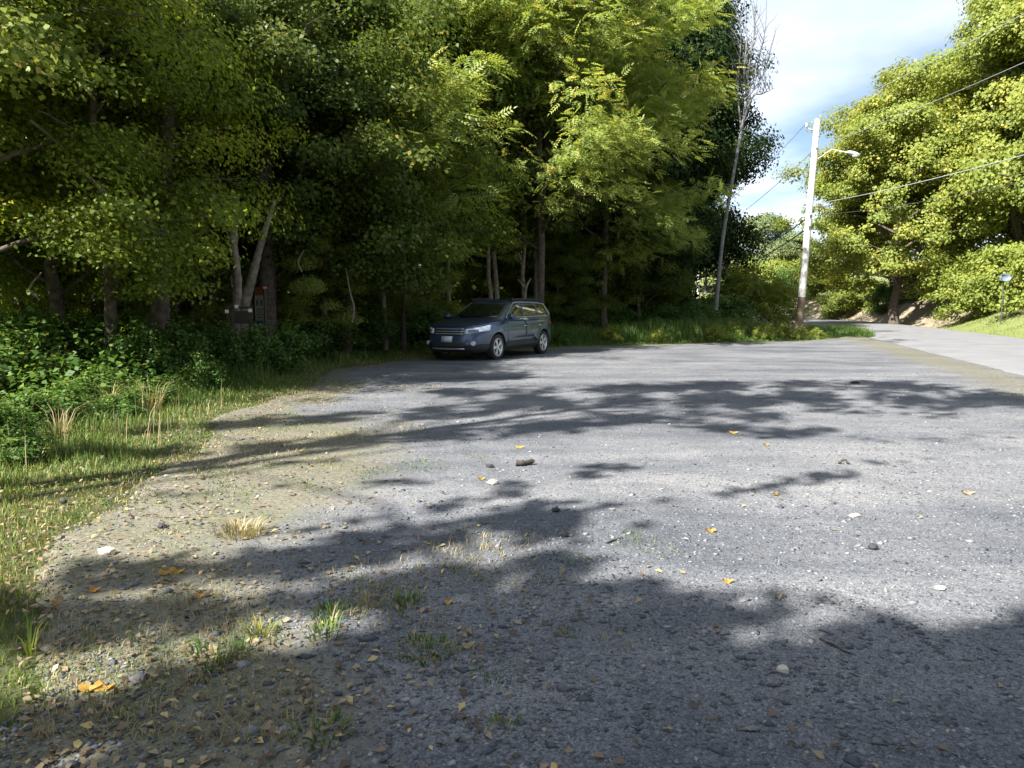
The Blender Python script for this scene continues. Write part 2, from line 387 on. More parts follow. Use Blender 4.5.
# ------------------------------------------------------------------ grass: stuff
def blades(name, x, y, h, w, mat, label, cat, rndb=(0, 1), lean=.5, z=None):
    k = len(x); z = terr(x, y) if z is None else z
    th = RNG.uniform(0, 6.28, k); d = np.stack([np.cos(th), np.sin(th), np.zeros(k)], -1); s_ = np.stack([-d[:, 1], d[:, 0], d[:, 2]], -1)
    b = np.stack([x, y, z - .01], -1); up = np.array([0, 0, 1.0]); le = (RNG.random(k) * lean)[:, None] * h[:, None]
    m = b + up * h[:, None] * .6 + d * le * .35; t = b + up * h[:, None] * (1 - .25 * (le / h[:, None])) + d * le
    W = w[:, None] * .5
    v = np.stack([b - s_ * W, b + s_ * W, m + s_ * W * .8, m - s_ * W * .8, t + s_ * W * .12, t - s_ * W * .12], 1).reshape(-1, 3)
    q = np.array([[0, 1, 2, 3], [3, 2, 4, 5]]); Fq = (q[None] + (np.arange(k) * 6)[:, None, None]).reshape(-1, 4)
    r = RNG.uniform(rndb[0], rndb[1], k) if not isinstance(rndb, np.ndarray) else rndb
    return tag(link(name, npmesh(name, v, Fq, rnd=np.repeat(r, 2)), mat), label, cat, kind='stuff')
def sdist(x, y):
    """+ inside gravel"""
    d = dist_line(EG, x, y); return np.where(inside(LOT, x, y), d, -d)
# short grass on the left margin
k = 420000
yy = 1.2 + 24 * RNG.random(k) ** 1.7; xx = -yy * .75 - 1.5 + (yy * .75 + 8) * RNG.random(k)
s = sdist(xx, yy) + .25 * wob(xx * 2.1, yy * 1.9) + .15 * wob(xx * 5, yy * 4.3)
rag = sstep(.1, .9, wob(xx * 2.7 + 4, yy * 2.4) + .4 * wob(xx * 8, yy * 7)); ok = (s < .25 * RNG.random(k) + 1.5 * rag * RNG.random(k) ** 2.2) & (s > -9); xx, yy, s = xx[ok], yy[ok], s[ok]
fr = sstep(0, 1.6, -s); lush = .35 + .65 * sstep(-.3, .9, wob(xx * 1.7 + 3, yy * 1.3))
far_ = sstep(6.0, 8.5, yy)
h = (.035 + (.08 + .25 * far_) * fr * lush) * RNG.uniform(.5, 1.35, len(xx)); w = .004 + .0006 * yy
rb = np.clip(RNG.beta(2, 3, len(xx)) + .22 * (1 - fr) * (yy > 0) + .18 * sstep(.2, .8, wob(xx * 1.2, yy * 1.1 + 1)), 0, 1)
blades('verge_grass', xx, yy, h, w, M['grass'], 'green grass of the left verge beside the gravel', 'grass', rb, .8)
# grass strip at the far edge of the lot, towards the pole
k = 150000
xx = RNG.uniform(-2, 16.5, k); yy = RNG.uniform(19, 40, k)
s = sdist(xx, yy) + .3 * wob(xx * 1.5, yy * 1.5); rdd = road_side(xx, yy)
ok = (s < 0) & (s > -14) & (rdd < -2.5); xx, yy, s = xx[ok], yy[ok], s[ok]
fr = sstep(.1, 2.0, -s); clump = (.5 + .5 * sstep(-.4, .8, wob(xx * 1.1, yy * .9 + 2))) * (1 - .55 * sstep(9, 12, xx))
h = (.07 + .75 * fr * clump) * RNG.uniform(.5, 1.25, len(xx))
rb = np.clip(RNG.beta(2, 2.6, len(xx)) * .8 + .45 * sstep(.2, .9, wob(xx * .9 + 5, yy * .8)), 0, 1)
blades('rough_grass', xx, yy, h, np.full(len(xx), .022), M['grass'], 'rough tall grass along the far edge of the lot up to the pole', 'grass', rb, .6)
# lawn on the right bank
k = 90000
yy = RNG.uniform(12, 50, k); xx = RNG.uniform(10, 36, k); rdd = road_side(xx, yy)
ok = (rdd > 2.5) & (rdd < 11); xx, yy = xx[ok], yy[ok]
h = RNG.uniform(.03, .10, len(xx))
blades('lawn_grass', xx, yy, h, np.full(len(xx), .02), M['grass'], 'sunlit mown lawn on the bank right of the road', 'grass', np.clip(RNG.beta(2, 2, len(xx)) + .25 * np.exp(-((road_side(xx, yy) - 8.5) / 1.5) ** 2), 0, 1), .8)
# sparse dry grass over the dirt margin
k = 60000
yy = 2.4 + 11 * RNG.random(k) ** 1.3; xx = -yy * .66 + (yy * .66 + 2) * RNG.random(k)
s = sdist(xx, yy); cl = wob(xx * 3 + 1, yy * 2.6) + .4 * wob(xx * 9, yy * 8)
ok = (s > 0) & (s < 2.6) & (cl + RNG.random(k) * .8 > .5 + .3 * s); xx, yy = xx[ok], yy[ok]
blades('dry_margin_grass', xx, yy, RNG.uniform(.015, .055, len(xx)), .003 + .0005 * yy, M['dry_grass'], 'thin straw coloured grass on the dirt margin of the lot', 'grass', (0, 1), 1.1, gz(xx, yy))
k = 60000
yy = 2.3 + 8 * RNG.random(k) ** 1.2; xx = -yy * .66 + (yy * .66 + 1.2) * RNG.random(k)
s = sdist(xx, yy); cl = wob(xx * 4 + 7, yy * 3.7) + .5 * wob(xx * 13, yy * 12 + 2)
ok = (s > -.1) & (s < 3.2) & (cl > .55 + .16 * s); xx, yy = xx[ok], yy[ok]
blades('margin_weeds', xx, yy, RNG.uniform(.01, .04, len(xx)), .0035 + .0005 * yy, M['grass'], 'low green weeds creeping over the left margin of the gravel', 'weeds', (.1, .8), 1.2, gz(xx, yy))
# leaf litter
k = 24000
yy = 2.2 + 21 * RNG.random(k) ** 1.25; xx = -yy * .68 + (yy * .68 + yy * .9) * RNG.random(k)
s = sdist(xx, yy)
ok = (s > -1.0) & (RNG.random(k) < np.where(yy > 11, .35, 1) * np.exp(-np.maximum(s - .6, 0) / .75)) | ((s > 0) & (RNG.random(k) < .006)); xx, yy = xx[ok], yy[ok]
kk = len(xx)
nn = np.array([0, 0, 1.0]) + RNG.normal(0, .35, (kk, 3))
L = RNG.uniform(.018, .05, kk)
v, f = leaf_quads(np.stack([xx, yy, gz(xx, yy) + .012], -1), nn, L, L * .6, RNG)
tag(link('leaf_litter', npmesh('leaf_litter', v, f, rnd=RNG.random(kk)), M['litter']), 'brown and tan fallen leaf litter strewn along the left margin', 'leaf litter', kind='stuff')

# ------------------------------------------------------------------ tree generator
def bend(p0, p1, n, sag, rng, jitter):
    t = np.linspace(0, 1, n)[:, None]; p0 = np.array(p0, float); p1 = np.array(p1, float)
    pts = p0 * (1 - t) + p1 * t
    pts[:, 2] += sag * np.sin(np.pi * t[:, 0])
    j = rng.normal(0, jitter, (n, 3)); j[0] = 0; j[-1] = 0
    return pts + j
def fronds(c, n, rng, L):
    """compound leaves: 11 leaflets each"""
    k = len(c); out_c = []; out_n = []; out_d = []; ll = []
    d = unit(n * np.array([1, 1, .15]) + rng.normal(0, .45, (k, 3)) + np.array([0, 0, -.25])); up = unit(np.array([0, 0, 1.0]) + n * [.8, .8, 0] + rng.normal(0, .3, (k, 3)))
    s_ = unit(np.cross(d, up)); up = np.cross(s_, d)
    for i in range(6):
        t = (i + .6) / 6.0
        for sg in ((-1, 1) if i < 5 else (0,)):
            ax = unit(s_ * sg * .85 + d * (.5 if sg else 1) - up * .15)
            l = L * (.36 if i in (1, 2, 3) else .28)
            out_c.append(c + d * L * t + ax * l * .5 - up * L * .25 * t * t); out_n.append(up + rng.normal(0, .15, (k, 3))); out_d.append(ax); ll.append(np.full(k, 1.0) * l)
    return np.concatenate(out_c), np.concatenate(out_n), np.concatenate(out_d), np.concatenate(ll)

def tree_meshes(name, seed, H, crown_lo, Rx, n_limbs, clumps, per, leaf, trunk_r, flat=.5, lean=(0, 0), frond=False, cl_r=(.5, 1.0), shape=1.0, twigs=True, low_bias=0.0, upn=.65, hollow=.35, clump_lr=1.0):
    rng = np.random.default_rng(seed)
    tb = Tubes()
    top = np.array([lean[0], lean[1], H * .93])
    tp = bend((0, 0, -.3), top, 9, 0, rng, trunk_r * .55)
    rr = trunk_r * (1 - np.linspace(0, 1, 9) ** 1.2 * .86); rr[0] *= 1.35
    tb.add(tp, rr, 9)
    zc = H * crown_lo; C = []
    def on_trunk(z):
        return np.array([np.interp(z, tp[:, 2], tp[:, i]) for i in range(3)])
    def radius(z):       # crown envelope radius at height z
        t = np.clip((z - zc) / max(H - zc, .1), 0, 1)
        return Rx * (np.sin(np.pi * min(1, (t * .82 + .18))) ** .6 if shape == 1 else (1 - t) ** .75 * (.25 + t) ** .12 * 1.1)
    for i in range(n_limbs):
        t = (i + rng.random() * .8) / n_limbs
        z0 = zc * .85 + (H * .9 - zc * .85) * t ** (1 + low_bias)
        az = i * 2.39996 + rng.normal(0, .3)
        z1 = z0 + (H - z0) * rng.uniform(.1, .45) * (1 if t > .25 else .5)
        rad = radius(z1) * rng.uniform(.72, 1.08)
        b0 = on_trunk(z0); b1 = on_trunk(min(z1, H * .9)) * [1, 1, 0] + [rad * math.cos(az), rad * math.sin(az), z1]
        lp = bend(b0, b1, 6, rad * .10, rng, rad * .03)
        r0 = trunk_r * .38 * (1 - t * .55)
        tb.add(lp, np.linspace(r0, r0 * .16, 6), 6)
        for q in range(clumps):
            u = rng.uniform(hollow, 1.05)
            c = np.array([np.interp(u * 5, range(6), lp[:, j]) for j in range(3)])
            off = rng.normal(0, 1, 3) * np.array([.22, .22, .14]) * rad * (.5 + .5 * u)
            cc = c + off
            if cc[2] < zc * .7: cc[2] = zc * .7 + rng.random() * .5
            C.append((cc, rng.uniform(*cl_r) * clump_lr))
            if twigs and q % 2 == 0:
                tb.add(bend(c, cc, 3, 0, rng, .03), [r0 * .2, r0 * .13, r0 * .06], 4)
    for q in range(max(3, clumps // 2)):
        C.append((top + rng.normal(0, .3, 3) * [Rx * .4, Rx * .4, .6], rng.uniform(*cl_r)))
    pc = []; pn = []; pr = []
    for c, r in C:
        k = int(per * (r / np.mean(cl_r)) ** 2 * rng.uniform(.6, 1.3))
        g = rng.normal(0, .5, (k, 3)); g = g / np.maximum(1, np.linalg.norm(g, axis=1, keepdims=True) / 1.15)
        off = g * np.array([r, r, r * flat]); off[:, 2] -= .18 * (off[:, 0] ** 2 + off[:, 1] ** 2) / max(r, .1)
        pc.append(c + off)
        outw = np.array([c[0], c[1], 0]); outw = outw / (np.linalg.norm(outw) + .3)
        pn.append(np.array([0, 0, upn]) + outw * .8 + unit(off) * .5 + rng.normal(0, .42, (k, 3)))
        pr.append(np.clip(rng.normal(rng.uniform(.25, .6), .2, k), 0, 1))
    pc = np.concatenate(pc); pn = np.concatenate(pn); pr = np.concatenate(pr)
    if frond:
        c2, n2, d2, l2 = fronds(pc, pn, rng, leaf)
        v, f = leaf_quads(c2, n2, l2, l2 * .36, rng, d2); pr = np.tile(pr, len(c2) // len(pc))
    else:
        L = leaf * rng.uniform(.7, 1.3, len(pc)); v, f = leaf_quads(pc, pn, L, L * .72, rng)
    return tb.mesh(name + '_trunk'), npmesh(name + '_crown', v, f, rnd=pr)

PROTO = {}
def proto(key, bark, leafm, **kw):
    t, c = tree_meshes(key, **kw); t.materials.append(M[bark]); c.materials.append(M[leafm]); PROTO[key] = (t, c)
def plant(kind, key, px, Y, label, cat='tree', group=None, sc=1.0, rz=None, X=None, sz=None, crown_name='crown', crown_mat=None):
    x = X if X is not None else (px - 512) / F * (Y * CP - (0 - CAM_H) * -SP * 1) if False else (at(px, 303, Y)[0] if X is None else X)
    z = float(terr(np.array([x]), np.array([Y]))[0])
    r = empty(kind, (x, Y, z), random.uniform(0, 6.28) if rz is None else rz)
    r.scale = (sc, sc, sz if sz else sc)
    t, c = PROTO[key]
    a = bpy.data.objects.new('trunk', t); COL.objects.link(a); a.parent = r
    b = bpy.data.objects.new(crown_name, c); COL.objects.link(b); b.parent = r
    if crown_mat:
        b.material_slots[0].link = 'OBJECT'; b.material_slots[0].material = M[crown_mat]
    tag(r, label, cat, group)
    return r

proto('wood_a', 'bark', 'leaf_wood', seed=1, H=12, crown_lo=.22, Rx=3.6, n_limbs=20, clumps=9, per=330, leaf=.118, trunk_r=.17, cl_r=(.55, 1.0))
proto('wood_b', 'bark', 'leaf_wood', seed=2, H=13, crown_lo=.30, Rx=4.0, n_limbs=20, clumps=9, per=320, leaf=.125, trunk_r=.2, cl_r=(.6, 1.1))
proto('wood_c', 'bark', 'leaf_wood', seed=3, H=10, crown_lo=.14, Rx=3.2, n_limbs=20, clumps=8, per=330, leaf=.11, trunk_r=.13, cl_r=(.5, .9))
proto('walnut', 'bark', 'leaf_walnut', seed=4, H=14, crown_lo=.2, Rx=4.6, n_limbs=22, clumps=8, per=80, leaf=.36, trunk_r=.13, frond=True, cl_r=(.6, 1.1), flat=.6)
proto('walnut_small', 'bark', 'leaf_walnut', seed=5, H=7, crown_lo=.35, Rx=2.6, n_limbs=12, clumps=5, per=26, leaf=.42, trunk_r=.07, frond=True, cl_r=(.5, .9), flat=.5)
proto('dark', 'bark', 'leaf_dark', seed=6, lean=(2.2, 0), H=19, crown_lo=.03, Rx=4.2, n_limbs=54, clumps=9, per=330, leaf=.16, trunk_r=.3, cl_r=(.6, 1.1), flat=.8, upn=.4, hollow=.45)
proto('maple_a', 'bark', 'leaf_maple', seed=7, H=16, crown_lo=.16, Rx=6.4, n_limbs=34, clumps=9, per=270, leaf=.20, trunk_r=.33, cl_r=(.45, 1.3), flat=.6, upn=.7, hollow=.5)
proto('maple_b', 'bark', 'leaf_maple', seed=8, H=21, crown_lo=.16, Rx=9.0, shape=0, n_limbs=38, clumps=10, per=280, leaf=.21, trunk_r=.42, cl_r=(.5, 1.5), flat=.6, upn=.7, hollow=.5)
proto('far', 'bark_grey', 'leaf_far', seed=9, H=13, crown_lo=.2, Rx=5.5, n_limbs=22, clumps=7, per=80, leaf=.42, trunk_r=.25, cl_r=(.9, 1.5), flat=.6)
proto('sapling', 'bark_pale', 'leaf_wood', seed=10, H=8, crown_lo=.42, Rx=1.9, n_limbs=12, clumps=5, per=90, leaf=.13, trunk_r=.065, cl_r=(.4, .75))
proto('brown', 'bark_grey', 'leaf_brown', seed=12, H=17, crown_lo=.35, Rx=3.4, n_limbs=26, clumps=5, per=26, leaf=.2, trunk_r=.2, cl_r=(.5, 1.0), flat=.7)
proto('low_branch', 'bark', 'leaf_wood_yellow', seed=13, H=9.5, crown_lo=.2, Rx=3.6, n_limbs=16, clumps=8, per=250, leaf=.088, trunk_r=.14, cl_r=(.5, .95), flat=.45)
proto('pole_tree', 'bark_pale', 'leaf_wood', seed=14, H=12, crown_lo=.34, Rx=2.6, n_limbs=14, clumps=6, per=150, leaf=.15, trunk_r=.10, cl_r=(.5, .9))
# shrubs
proto('shrub', 'bark', 'leaf_shrub', seed=20, H=2.0, crown_lo=.02, Rx=1.3, n_limbs=16, clumps=6, per=75, leaf=.10, trunk_r=.03, cl_r=(.22, .42), flat=.7)
proto('shrub_bright', 'bark', 'leaf_bright', seed=21, H=2.4, crown_lo=.02, Rx=2.0, n_limbs=20, clumps=7, per=75, leaf=.13, trunk_r=.04, cl_r=(.3, .55), flat=.6)
proto('frond_shrub', 'bark', 'leaf_bright', seed=22, H=2.6, crown_lo=.08, Rx=2.0, n_limbs=14, clumps=5, per=11, leaf=.6, trunk_r=.04, frond=True, cl_r=(.3, .6), flat=.6)
proto('weed', 'bark', 'leaf_shrub', seed=23, H=.85, crown_lo=.02, Rx=.5, n_limbs=12, clumps=5, per=40, leaf=.06, trunk_r=.012, cl_r=(.10, .2), flat=.9)
#@@TREES@@
# ------------------------------------------------------------------ the left wood
W_ = 'trees of the left wood'
T = [
 ('broadleaf_tree', 'wood_a', -60, 13.0, 'leafy tree at the left picture edge whose crown leans over the verge', .95),
 ('broadleaf_tree', 'wood_c', 60, 14.5, 'low branched dense green tree behind the left verge weeds', 1.0),
 ('broadleaf_tree', 'wood_b', 176, 19.0, 'leafy tree between the thick dark trunk and the pair of pale trunks', .78),
 ('broadleaf_tree', 'wood_a', 275, 19.0, 'dark trunked tree right behind the sign board', .85),
 ('broadleaf_tree', 'wood_c', 345, 20.5, 'bushy green tree between the sign board and the car', 1.0),
 ('broadleaf_tree', 'wood_b', 400, 28.0, 'tall tree whose deep green crown hangs over the car bonnet', 1.05),
 ('broadleaf_tree', 'wood_a', 120, 22.0, 'mid wood tree seen behind the thick dark trunk', 1.2),
 ('broadleaf_tree', 'wood_b', 10, 20.0, 'tall tree deeper in the wood at the left picture edge', 1.1),
 ('broadleaf_tree', 'wood_b', 225, 25.0, 'tall tree deeper in the wood above the pale trunks', 1.15),
 ('broadleaf_tree', 'wood_a', 335, 28.0, 'tall tree deeper in the wood left of the car', 1.25),
 ('broadleaf_tree', 'wood_c', 640, 34.5, 'low green tree at the foot of the dark tree right of the car', .75),
 ('broadleaf_tree', 'wood_a', 575, 33.0, 'green tree behind and right of the car under the walnut crown', .8),
]
for kd, key, px, Y_, lb, sc in T: plant(kd, key, px, Y_, lb, sc=sc, crown_mat={-60: 'leaf_bright', 60: 'leaf_sun_tint', 120: 'leaf_bright', 10: 'leaf_sun_tint'}.get(px))  # some left crowns get lighter leaves, sunlight put into their colour
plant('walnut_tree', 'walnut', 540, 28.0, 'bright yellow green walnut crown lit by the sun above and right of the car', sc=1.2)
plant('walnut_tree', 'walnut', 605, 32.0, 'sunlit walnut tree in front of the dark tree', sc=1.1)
plant('walnut_tree', 'walnut', 468, 31.5, 'shaded walnut tree rising directly behind the car roof', sc=1.05, crown_mat='leaf_wood_yellow')  # darker leaves than the other walnuts put the shade into this crown
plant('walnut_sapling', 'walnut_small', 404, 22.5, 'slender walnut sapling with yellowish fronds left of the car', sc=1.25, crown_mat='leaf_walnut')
plant('broadleaf_tree', 'low_branch', -25, 11.5, 'small yellowing tree with leaves coloured as if backlit above the left verge', sc=.9, crown_mat='leaf_sun_tint')
plant('broadleaf_tree', 'low_branch', 105, 13.6, 'yellow green understory tree in front of the thick dark trunk', sc=.85, crown_mat='leaf_sun_tint')
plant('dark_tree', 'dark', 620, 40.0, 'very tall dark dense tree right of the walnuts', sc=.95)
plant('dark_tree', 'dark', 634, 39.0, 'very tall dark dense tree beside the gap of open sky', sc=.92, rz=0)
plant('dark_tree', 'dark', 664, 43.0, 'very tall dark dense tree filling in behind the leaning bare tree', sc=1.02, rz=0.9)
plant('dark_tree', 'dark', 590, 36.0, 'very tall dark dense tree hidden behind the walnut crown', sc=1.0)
for i, (px, Y_, sc) in enumerate([(70, 31, 1.2), (-40, 28, 1.2), (180, 34, 1.3), (280, 37, 1.35), (390, 34, 1.2), (440, 40, 1.4), (510, 38, 1.3), (0, 42, 1.5), (120, 46, 1.5), (230, 48, 1.5), (330, 50, 1.6), (560, 46, 1.5), (640, 44, 1.3), (-130, 19, 1.1), (-150, 30, 1.2), (430, 30, 1.1)]):
    plant('broadleaf_tree', ['wood_a', 'wood_b'][i % 2], px, Y_, 'tall tree deep inside the left wood with its trunk lost in shade', sc=sc, group='deep trees of the left wood')
# slim pale trunks
plant('pale_trunk_tree', 'pole_tree', 447, 26.0, 'slim pale trunked tree directly behind the car bonnet', sc=.95)
plant('pale_trunk_tree', 'pole_tree', 489, 28.0, 'slim pale tree rising behind the car windscreen, left of a pair', sc=.9)
plant('pale_trunk_tree', 'pole_tree', 496, 28.6, 'slim grey tree rising behind the car windscreen, right of a pair', sc=1.0)
plant('pale_trunk_tree', 'pole_tree', 522, 29.0, 'slim tree rising behind the rear of the car roof', sc=.95)
plant('pale_trunk_tree', 'sapling', 385, 22.0, 'thin sapling standing in shade left of the car', sc=1.1)
plant('pale_trunk_tree', 'sapling', 325, 20.0, 'thin sapling right of the sign board', sc=1.0)

# undergrowth at the wood's edge: shrubs
SH = [(-30, 11.0, 'leafy shrub at the left picture edge behind the verge grass', .75), (40, 13.5, 'leafy shrub second from the left edge at the foot of the wood', .8), (105, 15.0, 'rounded shrub below the yellow green understory tree', .75),
      (185, 18.0, 'shrub just left of the pair of pale trunks', .7), (310, 19.5, 'shrub between the sign board and the sapling', .8),
      (368, 22.5, 'dark shrub halfway between the sign board and the car', .9), (425, 25.0, 'sun flecked shrub behind the left corner of the car', 1.0), (478, 27.0, 'shrub behind the car windscreen', .9),
      (565, 32.0, 'shrub just right of the car tail', .9), (610, 34.0, 'shrub behind the rough grass right of the car', 1.0), (655, 35.0, 'shrub at the foot of the low green tree', 1.0), (692, 36.0, 'dark shrub in front of the dark trees', 1.1),
      (722, 37.5, 'dark shrub at the right end of the wood', 1.3)]
for px, Y_, lb, sc in SH: plant('shrub', 'shrub', px, Y_, lb, 'shrub', sc=sc, sz=sc * .72)
plant('sumac_shrub', 'frond_shrub', 746, 39.0, 'bright frond leaved sumac shrub left of the utility pole', 'shrub', sc=1.15)
plant('sumac_shrub', 'frond_shrub', 770, 46.0, 'sunlit frond leaved shrub behind the left side of the utility pole', 'shrub', sc=1.0)
# weeds along the far grass strip
WE = [(565, 26.5, 'weed clump right behind the car tail', 1.0), (612, 27.5, 'lit weed clump in the rough grass right of the car', 1.1), (660, 28.0, 'weed clump in the middle of the rough grass strip', .9), (718, 29.0, 'bright weed clump left of the dry stalks', 1.1), (735, 30.5, 'tall weed clump under the sumac shrub', 1.2), (765, 30.0, 'green weed clump left of the pole foot', 1.1), (783, 31.0, 'leafy weed clump at the pole foot', 1.1), (800, 30.5, 'weed clump right of the pole foot beside the road', .9), (817, 31.0, 'last weed clump of the strip nearest the road', .8)]
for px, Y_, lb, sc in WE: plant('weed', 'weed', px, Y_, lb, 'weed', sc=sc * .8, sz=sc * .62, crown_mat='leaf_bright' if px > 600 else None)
WL = [(212, 15.2, 'weed at the foot of the left pale trunk', 1.1), (236, 15.0, 'weed hiding the low barrier posts', 1.0), (258, 15.4, 'weed just below the sign board', 1.1), (284, 15.8, 'weed right of the sign board foot', 1.1), (140, 13.2, 'dark weed before the thick dark trunk', 1.2), (172, 13.8, 'dark weed between the thick dark trunk and the pale pair', 1.2), (20, 8.6, 'tall weed with broad leaves at the left picture edge', .8), (60, 9.3, 'weed on the verge next to the tall weed at the left edge', .8), (118, 9.8, 'lit weed at the verge corner where grass meets gravel', .6), (150, 10.6, 'upright weed right of the verge corner', .7), (8, 6.9, 'low broad leaved weed at the left edge near the lit gravel', .55), (-20, 7.6, 'weed half cut by the left picture edge', .8), (95, 10.9, 'dark weed behind the lit verge corner', .9), (200, 12.5, 'low weed on the shaded verge below the pale trunks', .7)]
for px, Y_, lb, sc in WL: plant('weed', 'weed', px, Y_, lb, 'weed', sc=sc, sz=sc * (.65 if Y_ < 12 else 1))

# shaded ground cover of the wood: stuff
k = 150000
yy = RNG.uniform(9.5, 34, k); xx = RNG.uniform(-30, 12, k); s = sdist(xx, yy)
hh = .3 + .6 * sstep(-.3, 1.0, wob(xx * 1.3, yy * 1.2)) + .35 * sstep(-4.5, -6, xx) * (yy < 24); ok = (road_side(xx, yy) < -4) & (s < -.9 - RNG.random(k)) & ((yy > 16) | (xx < -5.5) | (s < -2.2))
fall = sstep(-.8, -3, s); xx, yy, hh, fall = xx[ok], yy[ok], hh[ok], fall[ok]
zz = terr(xx, yy) + RNG.random(len(xx)) ** .7 * hh * (.35 + .65 * fall)
c = np.stack([xx, yy, zz], -1); nn = np.array([0, 0, 1.0]) + RNG.normal(0, .6, c.shape); L = RNG.uniform(.07, .15, len(c))
v, f = leaf_quads(c, nn, L, L * .65, RNG)
tag(link('ground_cover', npmesh('ground_cover', v, f, rnd=np.clip(RNG.normal(.4, .25, len(c)), 0, 1)), M['leaf_shrub']), 'dark green leafy ground cover under the trees of the wood', 'ground cover', kind='stuff')

# leaf mass closing the deep wood: stuff
k = 170000
yy = RNG.uniform(50, 62, k); xx = RNG.uniform(-75, 12, k); zz = 26 * RNG.random(k) ** 1.5
dens = wob(xx * .35, zz * .5) + .5 * wob(xx * .9, zz * 1.1); ok = (dens + RNG.random(k) * 1.6 > .1) | (zz < 5); xx, yy, zz = xx[ok], yy[ok], zz[ok]
c = np.stack([xx, yy, zz], -1); nn = np.array([.2, -.4, .8]) + RNG.normal(0, .5, c.shape); L = RNG.uniform(.35, .7, len(c))
v, f = leaf_quads(c, nn, L, L * .7, RNG)
tag(link('distant_wood', npmesh('distant_wood', v, f, rnd=RNG.random(len(c)) * .8), M['leaf_wood']), 'far dark woodland closing the view behind the left trees', 'woodland', kind='stuff')

for px, Y_, sc, lb, cm in [(18, 15.5, .42, 'low understory tree filling the gap at the left picture edge', 'leaf_sun_tint'), (88, 16.8, .45, 'low understory tree left of the thick dark trunk', None), (128, 18.0, .45, 'sun flecked understory tree just behind the thick dark trunk', 'leaf_wood_yellow'), (196, 18.5, .42, 'low understory tree left of the upright pale trunk', 'leaf_wood_yellow'), (306, 19.5, .42, 'low understory tree right of the sign board', 'leaf_bright'), (345, 22.5, .5, 'low understory tree behind the bent stick', None), (382, 23.5, .5, 'low understory tree beside the shaded sapling', 'leaf_wood_yellow'), (425, 26.0, .45, 'lit understory tree over the left end of the car bonnet', 'leaf_bright'), (468, 31.0, .6, 'understory tree behind the car windscreen', None), (512, 33.0, .6, 'understory tree behind the car roof between slim trunks', 'leaf_wood_yellow'), (558, 31.0, .55, 'understory tree rising right of the car tail', None), (596, 35.0, .6, 'understory tree behind the rough grass, right of the car', 'leaf_bright'), (640, 36.5, .6, 'understory tree at the foot of the dark trees', None)]:
    plant('understory_tree', 'wood_c', px, Y_, lb, sc=sc, sz=sc * .85, crown_mat=cm)  # crowns meant as lit get lighter leaf colours in place of sunlight
# thin seeding stalks over the verge
k = 9000
yy = 3 + 22 * RNG.random(k) ** 1.1; xx = -yy * .75 - 1 + (yy * .75 + 9) * RNG.random(k); s = sdist(xx, yy)
ok = (s < -.15) & (s > -4) & (wob(xx * 1.9, yy * 1.6 + 5) > .1); xx, yy = xx[ok], yy[ok]
blades('verge_stalks', xx, yy, RNG.uniform(.12, .5, len(xx)) * (.3 + .7 * sstep(3, 8, yy)), np.full(len(xx), .007), M['dry_grass'], 'tall thin seeding stalks standing over the verge grass', 'stalks', (0, 1), .5)
# ------------------------------------------------------------------ right side trees
plant('maple_tree', 'maple_a', 896, 52.0, 'sunlit maple over the bend of the road, nearest the utility pole', sc=.92)
plant('maple_tree', 'maple_b', 1008, 50.0, 'large maple with a dark trunk standing behind the bright bushes', sc=1.0)
plant('maple_tree', 'maple_b', 1085, 46.0, 'large maple whose crown fills the right picture edge', sc=1.15)
plant('maple_tree', 'maple_a', 892, 66.0, 'farther maple whose foliage reaches down beside the pole', sc=1.05)
plant('maple_tree', 'maple_a', 945, 58.0, 'maple rising between the two nearer maples of the right side', sc=1.12)
plant('maple_tree', 'maple_b', 1030, 60.0, 'tall maple behind the others at the upper right', sc=1.1)
plant('brown_tree', 'brown', 893, 66.0, 'sparse brownish tree showing above the maples', sc=1.12)
plant('brown_tree', 'brown', 868, 72.0, 'sparse brown twiggy tree left of the taller brownish one', sc=1.0)
plant('far_tree', 'far', 858, 88.0, 'hazy grey green tree half hidden behind the pole top', sc=.95)
plant('far_tree', 'far', 762, 120.0, 'pale feathery tree in the distant gap left of the pole', sc=.8)
plant('far_tree', 'far', 795, 105.0, 'rounded green tree in the distant gap touching the pole', sc=.6)
plant('far_tree', 'far', 735, 100.0, 'distant yellowing tree beside the dark wood', sc=.45)
plant('far_tree', 'far', 775, 90.0, 'low distant tree below the pale feathery one', sc=.5)
plant('far_tree', 'far', 705, 110.0, 'distant tree mostly hidden by the dark wood', sc=.9)
BS = [(1012, 42.5, 'bright yellow green bush under the satellite dish', 1.4), (975, 44.0, 'bright bush left of the satellite dish', 1.05), (1045, 39.5, 'bright bush cut by the right picture edge', 1.3), (950, 54, 'bright bush at the left end of the hedge on the bank', 1.1), (993, 46, 'taller bush at the foot of the dark maple trunk', 1.35), (925, 58.0, 'low spreading bush where the bank drops to the road', .9), (960, 50.5, 'bush in second row below the large maple', 1.35), (1030, 44, 'bush behind the satellite dish', 1.3), (1085, 41.0, 'bush outside the right picture edge', 1.1)]
for px, Y_, lb, sc in BS: plant('bush', 'shrub_bright', px, Y_, lb, 'bush', sc=sc, group='bushes on the right bank')
RB = [(815, 74, 'green bush behind the pole on the inner bend', 1.3), (790, 78, 'dark hedge bush seen left behind the pole foot', 1.4), (838, 66, 'bush right of the pole above the bend', 1.0), (862, 64, 'bush on top of the bare dirt bank', 1.1), (775, 84, 'pale green bush far behind the sumac', 1.6), (885, 60, 'shaded bush under the nearest maple', 1.1), (912, 58, 'shaded bush at the maple trunk foot', 1.2), (805, 88, 'distant bush filling the gap under the far trees', 1.7), (760, 90, 'distant bush left of the gap', 1.9)]
